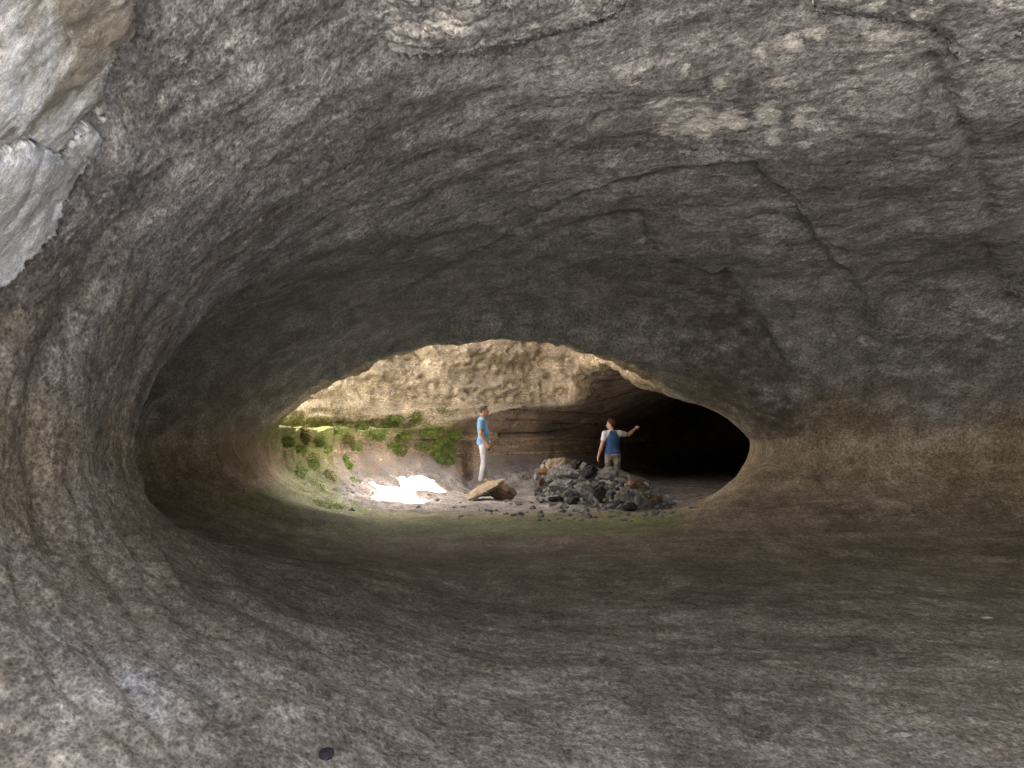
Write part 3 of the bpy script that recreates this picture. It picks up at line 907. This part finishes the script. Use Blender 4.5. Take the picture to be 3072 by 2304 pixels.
# ------------------------------------------------------------------ plants
def leaf_material(name, c1, c2):
    t = NT(name)
    oi = t.n("ShaderNodeObjectInfo")
    col = t.mix(t.ramp(t.noise(9, 3, 0.6), 0.35, 0.65), c1, c2)
    m = t.done(col, 0.6, None, 0.3)
    t.b.inputs["Subsurface Weight"].default_value = 0.0
    return m


M_GRASS = leaf_material("green_blades", (0.09, 0.14, 0.025), (0.26, 0.31, 0.08))
M_DRY = leaf_material("olive_blades", (0.14, 0.125, 0.035), (0.28, 0.26, 0.09))
M_BRIGHT = leaf_material("bright_moss_blades", (0.10, 0.22, 0.015), (0.24, 0.38, 0.04))


def clump(name, cx, cy, rx, ry, n, hgt, mat, label, cat, group, droop=0.5, dens=2):
    vs = []; fs = []; hits = []
    for i in range(int(n * 2.2)):
        a = random.uniform(0, 2 * math.pi); rr = math.sqrt(random.random())
        P, nn = hit(cx + rx * rr * math.cos(a), cy + ry * rr * math.sin(a))
        if P is not None: hits.append((P, nn))
    base = np.median(np.array([h[0] for h in hits]), axis=0)
    base = min(hits, key=lambda h: np.linalg.norm(h[0] - base))[0].copy()
    for P, nn in hits:
        if np.linalg.norm(P - base) > max(0.28, 0.8 * max(rx, ry) * base[1] / FPX): continue
        d = nn * random.uniform(0.5, 1.0) + np.array([random.uniform(-.6, .6), random.uniform(-.4, .4), random.uniform(0.2, 1.0)])
        d /= np.linalg.norm(d)
        L = hgt * random.uniform(0.3, 1.05)
        side = np.cross(d, np.array([random.uniform(-1, 1), random.uniform(-1, 1), 0.2])); side /= max(np.linalg.norm(side), 1e-6)
        wd = L * random.uniform(0.035, 0.07)
        k0 = len(vs)
        q = P - base - nn * 0.02
        segs = 4
        for s_ in range(segs + 1):
            f_ = s_ / segs
            pos = q + d * L * f_ + np.array([0, 0, -1]) * L * droop * f_ * f_ + nn * 0.1 * L * f_
            ww = wd * (1 - f_) ** 0.7 + 0.001
            vs.append(pos - side * ww); vs.append(pos + side * ww)
        for s_ in range(segs):
            b = k0 + 2 * s_
            fs.append((b, b + 1, b + 3, b + 2))
    ob = mesh_np(name, np.array(vs), np.array(fs), mat)
    ob.location = base
    tag(ob, label, cat, group)
    return ob
    return ob


GV = "green tufts on the ledge of the chamber wall"
TUFTS = [
    ("fern_clump", 392, 421, 11, 5, 240, 0.20, M_GRASS, "arched green fern clump under the brown hollow, highest on the bright wall", 0.5),
    ("fern_clump", 415, 418, 6, 6, 140, 0.18, M_GRASS, "small upright fern clump right of the arched one, on the bright wall", 0.4),
    ("fern_clump", 376, 436, 17, 5, 330, 0.20, M_GRASS, "thick bright green fern bank along the left half of the ledge", 0.5),
    ("fern_clump", 403, 438, 12, 4, 260, 0.20, M_GRASS, "bushy fern clump at the middle of the ledge, at its bushiest point", 0.5),
    ("fern_clump", 427, 434, 16, 4, 260, 0.20, M_GRASS, "long low fern row on the right half of the ledge", 0.5),
    ("fern_patch", 443, 452, 20, 15, 900, 0.24, M_GRASS, "large dense green fern patch trailing down the wall left of the man in blue", 0.8),
    ("grass_tuft", 334, 428, 6, 8, 120, 0.22, M_GRASS, "tall green grass tuft at the top left end of the ledge", 0.4),
    ("grass_tuft", 305, 436, 5, 9, 110, 0.20, M_DRY, "dark olive tuft below the left corner of the lit wall", 0.4),
    ("grass_tuft", 286, 443, 8, 5, 120, 0.16, M_GRASS, "leftmost green tuft on the ledge, beside the dark wall", 0.4),
    ("grass_tuft", 319, 442, 6, 6, 110, 0.17, M_GRASS, "green tuft on the ledge between the tall tuft and the dark olive one", 0.4),
    ("grass_tuft", 348, 440, 8, 5, 130, 0.16, M_DRY, "low olive tuft just left of the bright fern bank", 0.5),
    ("grass_tuft", 346, 464, 6, 9, 130, 0.18, M_BRIGHT, "yellow-green tuft hanging below the ledge on the grey bank", 0.7),
    ("grass_tuft", 313, 462, 7, 9, 130, 0.16, M_BRIGHT, "yellow-green tuft low on the left bank below the ledge", 0.7),
    ("grass_tuft", 354, 481, 9, 4, 130, 0.12, M_BRIGHT, "small green tuft on the bank just left of the sunlit patch", 0.5),
    ("grass_tuft", 442, 411, 7, 3, 70, 0.14, M_GRASS, "thin green tuft high on the wall above the fern patch", 0.5),
    ("grass_tuft", 527, 477, 5, 3, 70, 0.10, M_DRY, "small olive tuft at the foot of the banded wall, left of the pile", 0.5),
    ("fern_clump", 452, 437, 9, 4, 200, 0.22, M_GRASS, "feathery fern clump at the right end of the ledge, above the trailing patch", 0.5),
    ("fern_clump", 362, 428, 7, 4, 150, 0.19, M_GRASS, "fern clump just above the left part of the bright fern bank", 0.4),
    ("grass_tuft", 400, 451, 8, 6, 150, 0.18, M_GRASS, "green tuft hanging below the bushy fern clump at the ledge's middle", 0.8),
    ("grass_tuft", 330, 476, 8, 8, 160, 0.14, M_DRY, "olive tuft half way down the left bank", 0.7),
    ("grass_tuft", 423, 447, 9, 5, 160, 0.18, M_GRASS, "green tuft between the ledge and the trailing fern patch", 0.8),
    ("grass_tuft", 301, 470, 6, 8, 130, 0.14, M_BRIGHT, "lowest yellow-green tuft at the far left of the bank", 0.7),
    ("grass_tuft", 356, 447, 12, 4, 220, 0.13, M_BRIGHT, "yellow-green fringe of grass under the low olive tuft", 0.7),
    ("grass_tuft", 328, 449, 12, 4, 220, 0.13, M_BRIGHT, "yellow-green fringe of grass along the left part of the ledge", 0.7),
    ("grass_tuft", 300, 449, 11, 4, 200, 0.12, M_BRIGHT, "yellow-green fringe of grass at the far left of the ledge", 0.7),
    ("grass_tuft", 393, 446, 12, 4, 220, 0.14, M_BRIGHT, "yellow-green fringe of grass below the bright fern bank", 0.7),
    ("grass_tuft", 318, 484, 9, 7, 200, 0.10, M_BRIGHT, "yellow-green tuft near the foot of the left bank", 0.6),
    ("grass_tuft", 340, 492, 10, 4, 200, 0.09, M_BRIGHT, "low yellow-green tuft left of the sunlit patch, near the lit floor's lip", 0.5),
    ("moss_patch", 325, 505, 22, 7, 900, 0.07, M_BRIGHT, "vivid green mossy grass patch at the left lip of the lit floor", 0.3),
]
for (nm, a, b, c, d_, n_, h_, m_, lb, dr) in TUFTS:
    ob = clump(nm, a, b, c, d_, n_, h_, m_, lb, "moss" if "moss" in nm else ("fern" if "fern" in nm else "grass"), GV if "moss" not in nm else None, dr)
    if nm == "moss_patch":
        ob["kind"] = "stuff"; del ob["category"]
print("plants", round(time.time() - T0, 1))

# ------------------------------------------------------------------ people
def smin(a, b, k):
    h = np.clip(0.5 + 0.5 * (b - a) / k, 0, 1)
    return b * (1 - h) + a * h - k * h * (1 - h)


class Sdf:
    def __init__(self, lo, hi, step):
        self.ax = [np.arange(lo[i], hi[i] + step, step) for i in range(3)]
        self.F = np.full([len(a) for a in self.ax], 0.5, np.float32)
        self.step = step

    def blk(self, lo, hi, pad):
        sl = []
        for i in range(3):
            a = np.searchsorted(self.ax[i], lo[i] - pad); b = np.searchsorted(self.ax[i], hi[i] + pad)
            sl.append(slice(max(a, 0), max(b, 1)))
        G = np.meshgrid(*[self.ax[i][sl[i]] for i in range(3)], indexing="ij")
        return tuple(sl), G

    def cap(self, a, b, r1, r2, k=0.02, flat=None):
        a = np.array(a, float); b = np.array(b, float); R = max(r1, r2)
        sl, G = self.blk(np.minimum(a, b) - R, np.maximum(a, b) + R, 0.07)
        e = b - a
        w = [G[i] - a[i] for i in range(3)]
        t = np.clip((w[0] * e[0] + w[1] * e[1] + w[2] * e[2]) / (e @ e + 1e-12), 0, 1)
        d = [w[i] - t * e[i] for i in range(3)]
        if flat is not None:   # flatten along an axis: (axis vector, factor)
            f = np.array(flat[0], float); q = d[0] * f[0] + d[1] * f[1] + d[2] * f[2]
            d = [d[i] + f[i] * q * (flat[1] - 1) for i in range(3)]
        f = np.sqrt(d[0] ** 2 + d[1] ** 2 + d[2] ** 2) - (r1 + (r2 - r1) * t)
        self.F[sl] = smin(self.F[sl], f, k)

    def ell(self, c, r, k=0.02, M=None, sub=False):
        c = np.array(c, float); r = np.array(r, float)
        R = np.full(3, r.max())
        sl, G = self.blk(c - R, c + R, 0.07)
        w = np.stack([G[i] - c[i] for i in range(3)], -1)
        if M is not None: w = w @ M
        q = w / r
        l = np.linalg.norm(q, axis=-1); l2 = np.linalg.norm(q / r, axis=-1)
        f = l * (l - 1) / np.maximum(l2, 1e-6)
        if sub: self.F[sl] = -smin(-self.F[sl], f, k)
        else: self.F[sl] = smin(self.F[sl], f, k)

    def cut(self, fn):
        G = np.meshgrid(*self.ax, indexing="ij")
        self.F = np.maximum(self.F, fn(*G).astype(np.float32))

    def bumpy(self, amp, f, sc=(1, 1, 1)):
        G = np.meshgrid(*self.ax, indexing="ij")
        m = np.abs(self.F) < 0.04
        n = fbm(G[0][m] * sc[0], G[1][m] * sc[1], G[2][m] * sc[2], f, 3)
        self.F[m] += amp * n

    def mesh(self, name, mat, parent, smooth=True):
        v, q = surface_nets(self.F, *self.ax)
        q = q[:, ::-1]
        return mesh_np(name, v, q, mat, parent)


def cloth(name, c, var=0.15, c2=None, sc=7.0):
    t = NT(name)
    a = t.noise(sc, 4, 0.6)
    lo = tuple(q * (1 - var) for q in c); hi = c2 or tuple(min(1, q * (1 + var)) for q in c)
    col = t.mix(t.ramp(a, 0.4, 0.62), lo, hi)
    return t.done(col, 0.9, t.bump(t.noise(30, 4, 0.6), 0.4, 0.01), 0.15)


def skin_material(name, c):
    t = NT(name)
    col = t.mix(t.ramp(t.noise(14, 4, 0.6), 0.35, 0.65), tuple(q * 0.85 for q in c), c)
    return t.done(col, 0.55, None, 0.35)


def unit(v):
    v = np.array(v, float); return v / np.linalg.norm(v)


def hand(S, w, d, n, curl=0.5, thumb=1.0, spread=0.16):
    """palm and five fingers from wrist w along d; n is the palm side, thumb side = cross(d, n) * thumb"""
    d = unit(d); n = unit(np.array(n, float) - d * (np.array(n) @ d)); s = np.cross(d, n) * thumb
    w = np.array(w, float)
    for o in (-0.028, -0.009, 0.010, 0.028):
        S.cap(w + s * o * 0.6, w + d * 0.088 + s * o, 0.0165, 0.0135, 0.012)
    for o, L in ((0.031, 0.072), (0.011, 0.083), (-0.010, 0.077), (-0.030, 0.060)):
        b = w + d * 0.088 + s * o
        d1 = unit(d * math.cos(curl) + n * math.sin(curl) + s * o * spread / 0.03)
        d2 = unit(d * math.cos(curl * 2.2) + n * math.sin(curl * 2.2) + s * o * spread / 0.03)
        m = b + d1 * L * 0.5; e = m + d2 * L * 0.5
        S.cap(b, m, 0.0098, 0.0088, 0.004); S.cap(m, e, 0.0088, 0.0076, 0.004)
    b = w + d * 0.025 + s * 0.03
    m = b + unit(d * 0.75 + s * 0.75 + n * 0.35) * 0.042
    e = m + unit(d * 0.95 + s * 0.25 + n * 0.45) * 0.034
    S.cap(b, m, 0.014, 0.0105, 0.008); S.cap(m, e, 0.0105, 0.0085, 0.004)


def rotz(a):
    c, s = math.cos(a), math.sin(a)
    return np.array([[c, -s, 0], [s, c, 0], [0, 0, 1]])


def torso(S, J, g):
    """J: joints, g: how far the surface is puffed out (cloth)"""
    k = 0.05
    S.ell((0, 0.0, 1.30) + J["lean"] * 0.8, (0.165 + g, 0.108 + g, 0.20 + g), k)
    S.ell((0, 0.015 + J["belly"], 1.10) + J["lean"] * 0.4, (0.155 + g, 0.108 + J["belly"] + g, 0.17 + g), k)
    S.ell((0, 0.0, 0.95), (0.165 + g, 0.115 + g, 0.13 + g), k)
    for sx, sh in ((-1, J["shl"]), (1, J["shr"])):
        S.cap((0.06 * sx, -0.01, 1.43) + J["lean"], sh, 0.062 + g, 0.062 + g, 0.04)


def arms(S, J, g, upto=1.0):
    for sh, el, wr in ((J["shl"], J["ell"], J["wrl"]), (J["shr"], J["elr"], J["wrr"])):
        sh, el, wr = map(np.array, (sh, el, wr))
        e = sh + (el - sh) * upto
        S.cap(sh, e, 0.056 + g, 0.042 + g + (0.008 if g else 0), 0.025)
        if upto >= 1:
            S.cap(el, el + (wr - el) * 0.35, 0.043, 0.042, 0.015)
            S.cap(el + (wr - el) * 0.35, wr, 0.042, 0.027, 0.015)


def legs(S, J, g):
    for hp, kn, an in ((J["hpl"], J["knl"], J["anl"]), (J["hpr"], J["knr"], J["anr"])):
        hp, kn, an = map(np.array, (hp, kn, an))
        S.cap(hp, kn, 0.088 + g, 0.058 + g * 1.3, 0.03)
        S.cap(kn, kn + (an - kn) * 0.35, 0.057 + g * 1.3, 0.056 + g * 1.5, 0.02)
        S.cap(kn + (an - kn) * 0.35, an, 0.056 + g * 1.5, 0.040 + g * 2.2, 0.02)


def head(S, J, grow=0.0, skull_only=False):
    M = rotz(J["yaw"]); c = np.array(J["head"])
    P = lambda q: c + M @ np.array(q)
    S.ell(P((0, -0.012, 0.035)), (0.076 + grow, 0.097 + grow, 0.098 + grow), 0.02, M)
    if skull_only: return
    S.ell(P((0, 0.026, -0.035)), (0.060, 0.068, 0.078), 0.03, M)
    S.ell(P((0, 0.052, -0.080)), (0.032, 0.030, 0.024), 0.025, M)
    S.cap(P((0, 0.083, 0.012)), P((0, 0.106, -0.022)), 0.009, 0.014, 0.012)
    S.cap(P((-0.03, 0.076, 0.018)), P((0.03, 0.076, 0.018)), 0.012, 0.012, 0.012)
    S.cap(P((-0.016, 0.083, -0.055)), P((0.016, 0.083, -0.055)), 0.009, 0.009, 0.008)
    for sx in (-1, 1):
        S.ell(P((sx * 0.031, 0.090, 0.0)), (0.014, 0.012, 0.010), 0.008, M, True)
        S.ell(P((sx * 0.077, -0.008, -0.008)), (0.011, 0.019, 0.032), 0.008, M)


def person(loc, rz, J, spec, label):
    e = bpy.data.objects.new("person", None); COL.objects.link(e)
    e.location = loc; e.rotation_euler = (0, 0, rz)
    tag(e, label, "person")
    lo = (-0.75, -0.35, -0.02); hi = (0.75, 0.85, 1.85)
    # body: one continuous surface
    S = Sdf(lo, hi, 0.0065)
    torso(S, J, -0.012); arms(S, J, 0.0); legs(S, J, 0.0)
    S.cap((0, -0.01, 1.42) + J["lean"], np.array(J["head"]) + (0, -0.012, -0.045), 0.060, 0.056, 0.03)
    head(S, J)
    for nm in ("l", "r"):
        an = np.array(J["an" + nm])
        S.cap(an, an + J["foot" + nm] * 0.16 + (0, 0, -0.045), 0.042, 0.032, 0.02)
    hand(S, J["wrl"], J["hdl"], J["hnl"], J["curll"], -1.0 * J.get("thl", 1))
    hand(S, J["wrr"], J["hdr"], J["hnr"], J["curlr"], 1.0 * J.get("thr", 1))
    body = S.mesh("body", spec["skin"], e)
    M = rotz(J["yaw"]); hc = np.array(J["head"])
    # eyes and brows
    import bmesh
    for sx in (-1, 1):
        v = ICO2[0] * 0.0115 + hc + M @ np.array((sx * 0.031, 0.082, 0.0))
        mesh_np("eye", v, ICO2[1], M_EYE, body)
    # hair
    S = Sdf(hc - 0.16, hc + 0.17, 0.0055)
    head(S, J, spec["hair_grow"], True)
    S.bumpy(0.006, 45, (1, 1, 0.5))

    def hairline(X, Y, Z):
        w = np.stack([X - hc[0], Y - hc[1], Z - hc[2]], -1) @ M
        fx, fy, fz = w[..., 0], w[..., 1], w[..., 2]
        front = fy - (0.012 + 0.75 * np.maximum(fz - 0.015, 0))     # hairline slopes from temple to brow
        nape = -(fz + 0.062) + np.maximum(fy + 0.03, 0) * 0.9
        return np.maximum(front, nape) * 0.7
    S.cut(hairline)
    S.mesh("hair", spec["hair"], body)
    # shirt
    S = Sdf(lo, hi, 0.0075)
    torso(S, J, 0.010); arms(S, J, 0.016, spec["sleeve"])
    ln = J["lean"]
    S.cap((0.055, 0.0, 0.92), (-0.055, 0, 0.92), 0.135, 0.135, 0.05)
    S.bumpy(0.012, 7.0, (1, 1, 0.5))

    def shirtcut(X, Y, Z):
        f = spec["hem"] + 0.012 * np.sin(X * 17) - Z
        neck = 0.072 - np.sqrt((X - ln[0]) ** 2 + (Y + 0.0 - ln[1]) ** 2 + ((Z - 1.51) * 0.8) ** 2)
        f = np.maximum(f, neck)
        for a, b in (("shl", "ell"), ("shr", "elr")):
            sh = np.array(J[a]); el = np.array(J[b]); d = unit(el - sh); L = np.linalg.norm(el - sh) * spec["sleeve"]
            t = (X - sh[0]) * d[0] + (Y - sh[1]) * d[1] + (Z - sh[2]) * d[2]
            rr = np.sqrt((X - sh[0] - t * d[0]) ** 2 + (Y - sh[1] - t * d[1]) ** 2 + (Z - sh[2] - t * d[2]) ** 2)
            f = np.maximum(f, np.where((rr < 0.085) & (t > 0.1), t - L, -1))
        return f
    S.cut(shirtcut)
    v, q = surface_nets(S.F, *S.ax); q = q[:, ::-1]
    if spec.get("raglan"):
        c = v[q].mean(1)
        sleeve = np.zeros(len(c), bool)
        rag = np.abs(c[:, 0] - ln[0]) - (0.055 + (1.50 - c[:, 2]) * 0.50) + 0 * c[:, 1]
        sleeve = (rag > 0) & (c[:, 2] > 1.16)
        sh = submesh("shirt", v, q, ~sleeve, spec["shirt"]); sh.parent = body
        sl = submesh("sleeve", v, q, sleeve & (c[:, 0] < 0), spec["raglan"]); sl.parent = sh
        sl = submesh("sleeve", v, q, sleeve & (c[:, 0] > 0), spec["raglan"]); sl.parent = sh
        sh.parent = e
        for o_ in list(e.children):
            pass
    else:
        mesh_np("shirt", v, q, spec["shirt"], e)
    # trousers
    S = Sdf((-0.4, -0.35, 0.0), (0.4, 0.4, 1.15), 0.0075)
    S.ell((0, 0.0, 0.95), (0.172, 0.122, 0.15), 0.04)
    legs(S, J, 0.013)
    S.bumpy(0.016, 8.0, (1, 1, 0.6))
    hemz = spec.get("trouser_hem", 0.045)
    S.cut(lambda X, Y, Z: np.maximum(Z - 1.02, hemz - Z))
    tr = S.mesh("trousers", spec["trousers"], e)
    if spec.get("band"):
        S = Sdf((-0.3, -0.25, 0.9), (0.3, 0.25, 1.1), 0.0075)
        S.ell((0, 0.0, 0.95), (0.178, 0.128, 0.156), 0.04)
        S.cut(lambda X, Y, Z: np.maximum(Z - spec["hem"] - 0.035, spec["hem"] - 0.045 - Z))
        S.mesh("waistband", spec["band"], tr)
    # shoes
    for nm in ("l", "r"):
        an = np.array(J["an" + nm]); f = J["foot" + nm]
        S = Sdf(an - 0.26, an + 0.30, 0.0075)
        S.cap(an + f * -0.035 + (0, 0, -0.035), an + f * 0.15 + (0, 0, -0.048), 0.046, 0.042, 0.02)
        S.cap(an, an + (0, 0, -0.03), 0.05, 0.05, 0.03)
        S.cut(lambda X, Y, Z: (an[2] - 0.085) - Z)
        S.mesh("shoe", spec["shoes"], e)
    return e, body


M_EYE = skin_material("dark_eye", (0.03, 0.025, 0.02))
A = np.array
# --- the man in the blue T-shirt, seen from his right side, on the low rock
J1 = dict(lean=A((0.0, -0.025, 0.0)), belly=0.012, yaw=math.radians(-8), head=(0.0, 0.03, 1.635),
          shl=A((-0.185, -0.02, 1.405)), shr=A((0.185, -0.035, 1.405)),
          ell=A((-0.235, -0.01, 1.11)), elr=A((0.245, -0.045, 1.10)), wrl=A((-0.15, 0.155, 0.905)), wrr=A((0.19, 0.10, 0.885)),
          hpl=A((-0.09, 0.0, 0.90)), hpr=A((0.09, 0.0, 0.90)), knl=A((-0.11, 0.055, 0.49)), knr=A((0.10, 0.035, 0.49)),
          anl=A((-0.12, 0.03, 0.085)), anr=A((0.10, -0.03, 0.085)), footl=unit((-0.25, 1, 0)), footr=unit((0.2, 1, 0)),
          hdl=(0.15, 0.4, -0.9), hnl=(1, -0.1, 0.1), curll=0.6, hdr=(-0.12, 0.35, -0.93), hnr=(-1, 0.1, 0.0), curlr=0.6)
SK1 = skin_material("tanned_skin", (0.42, 0.235, 0.15))
spec1 = dict(skin=SK1, hair=cloth("grey_hair", (0.075, 0.068, 0.062), 0.4), hair_grow=0.010, sleeve=0.62, hem=0.86,
             shirt=cloth("sky_blue_cotton", (0.165, 0.33, 0.56), 0.06), trousers=cloth("pale_washed_denim", (0.44, 0.45, 0.49), 0.12),
             shoes=cloth("tan_leather", (0.30, 0.24, 0.17)))
man, body = person(MAN1, math.radians(-90), J1, spec1, "man in a blue T-shirt and pale jeans standing in profile on a low rock")
# sunglasses pushed up on his hair, watch on the far wrist
M1 = rotz(J1["yaw"]); hc = A(J1["head"])
M_DARK = cloth("black_plastic", (0.012, 0.012, 0.014)); M_DARK.node_tree.nodes["Principled BSDF"].inputs["Roughness"].default_value = 0.25
S = Sdf(hc - 0.15, hc + 0.2, 0.005)
for sx in (-1, 1):
    S.ell(hc + M1 @ A((sx * 0.034, 0.052, 0.112)), (0.027, 0.02, 0.011), 0.004)
    S.cap(hc + M1 @ A((sx * 0.06, 0.055, 0.10)), hc + M1 @ A((sx * 0.088, -0.03, 0.035)), 0.0055, 0.0055, 0.003)
S.cap(hc + M1 @ A((-0.012, 0.062, 0.115)), hc + M1 @ A((0.012, 0.062, 0.115)), 0.006, 0.006, 0.003)
sg = S.mesh("sunglasses", M_DARK, None); sg.location = MAN1; sg.rotation_euler = (0, 0, math.radians(-90))
tag(sg, "dark sunglasses pushed up on the grey hair of the man in blue", "sunglasses")
w_ = A(J1["wrl"]); d_ = unit(A(J1["wrl"]) - A(J1["ell"]))
S = Sdf(w_ - 0.1, w_ + 0.1, 0.005)
S.cap(w_ - d_ * 0.035, w_ - d_ * 0.012, 0.036, 0.036, 0.004)
S.cut(lambda X, Y, Z: np.abs((X - w_[0]) * d_[0] + (Y - w_[1]) * d_[1] + (Z - w_[2]) * d_[2] + 0.025) - 0.013)
S.mesh("wristwatch", cloth("steel_watch", (0.6, 0.6, 0.6)), man)
# small dark camera in his right hand
import bmesh
hp = A(J1["wrr"]) + unit(J1["hdr"]) * 0.10 + unit(J1["hnr"]) * 0.03
bm = bmesh.new()
bmesh.ops.create_cube(bm, size=1.0)
for vv in bm.verts: vv.co = Vector((vv.co.x * 0.032, vv.co.y * 0.06, vv.co.z * 0.10))
bmesh.ops.bevel(bm, geom=bm.edges[:], offset=0.007, segments=2, affect='EDGES')
me = bpy.data.meshes.new("compact_camera"); bm.to_mesh(me); bm.free(); me.materials.append(M_DARK)
cc = bpy.data.objects.new("compact_camera", me); COL.objects.link(cc)
Rz = rotz(math.radians(-90)); cc.location = MAN1 + Rz @ hp; cc.rotation_euler = (0.3, 0.0, math.radians(-90))
tag(cc, "small black compact camera held low by the man in blue", "camera")

# --- the man in the raglan shirt, back to us, pointing into the dark tunnel
Y2_ = 24.0
X2_ = (612.5 - 512) / FPX * Y2_
J2 = dict(lean=A((0.0, 0.02, 0.0)), belly=0.0, yaw=math.radians(72), head=(-0.035, 0.045, 1.63),
          shl=A((-0.185, 0.01, 1.41)), shr=A((0.185, 0.03, 1.42)),
          ell=A((-0.262, -0.03, 1.13)), elr=A((0.41, 0.12, 1.385)), wrl=A((-0.335, 0.03, 0.90)), wrr=A((0.60, 0.24, 1.53)),
          hpl=A((-0.09, 0.0, 0.90)), hpr=A((0.09, 0.0, 0.90)), knl=A((-0.12, 0.03, 0.49)), knr=A((0.115, 0.045, 0.49)),
          anl=A((-0.14, -0.02, 0.085)), anr=A((0.13, -0.01, 0.085)), footl=unit((-0.3, 1, 0)), footr=unit((0.3, 1, 0)),
          hdl=(-0.25, 0.15, -1), hnl=(1, 0.2, 0), curll=0.35, hdr=(0.75, 0.3, 0.6), hnr=(-0.4, 0.3, -0.8), curlr=0.75)
spec2 = dict(skin=skin_material("fair_skin", (0.55, 0.32, 0.22)), hair=cloth("brown_hair", (0.085, 0.045, 0.025), 0.4), hair_grow=0.014, sleeve=0.60, hem=0.93,
             shirt=cloth("navy_cotton", (0.045, 0.10, 0.25), 0.15), raglan=cloth("white_cotton", (0.66, 0.68, 0.74), 0.05),
             trousers=cloth("mottled_khaki", (0.36, 0.33, 0.28), 0.1, (0.15, 0.125, 0.10), 9.0), band=cloth("pale_khaki", (0.55, 0.53, 0.47), 0.06),
             shoes=cloth("brown_leather", (0.16, 0.10, 0.06)))
z2 = floor_at(X2_, Y2_)
person((X2_, Y2_, z2 - 0.0), math.radians(4), J2, spec2, "man in a navy shirt with white sleeves, back turned, pointing into the dark")
print("people", z2, MAN1, round(time.time() - T0, 1))

# ------------------------------------------------------------------ daylight
w = bpy.data.worlds.new("World"); scene.world = w; w.use_nodes = True
nt = w.node_tree
sk = nt.nodes.new("ShaderNodeTexSky"); sk.sky_type = 'NISHITA'; sk.sun_disc = False
sk.air_density = 0.6; sk.dust_density = 4.0; sk.ozone_density = 0.3; sk.sun_elevation = SUN_EL; sk.sun_rotation = math.atan2(-SUN_TRAVEL[0], -SUN_TRAVEL[1])
mx = nt.nodes.new("ShaderNodeMix"); mx.data_type = 'RGBA'; mx.blend_type = 'MULTIPLY'; mx.inputs[0].default_value = 1.0
mx.inputs[7].default_value = (1.0, 0.955, 0.88, 1)   # the photograph is white-balanced for the shade
nt.links.new(sk.outputs[0], mx.inputs[6])
nt.links.new(mx.outputs[2], nt.nodes["Background"].inputs[0])
nt.nodes["Background"].inputs[1].default_value = 0.12
sd = bpy.data.lights.new("sun", 'SUN'); sd.energy = 5.0; sd.angle = math.radians(0.5); sd.color = (1, 0.95, 0.86)
so = bpy.data.objects.new("sun", sd); COL.objects.link(so)
so.rotation_euler = Vector(SUN_DIR).to_track_quat('-Z', 'Y').to_euler()
scene.view_settings.view_transform = 'Standard'
scene.view_settings.look = 'None'
scene.view_settings.gamma = 1.0
scene.view_settings.exposure = 4.95
scene.cycles.max_bounces = 12
scene.cycles.diffuse_bounces = 8
print("script", round(time.time() - T0, 1))

scene.cycles.use_denoising = True
scene.cycles.use_guiding = True
scene.cycles.denoising_prefilter = 'NONE'
scene.cycles.use_adaptive_sampling = False
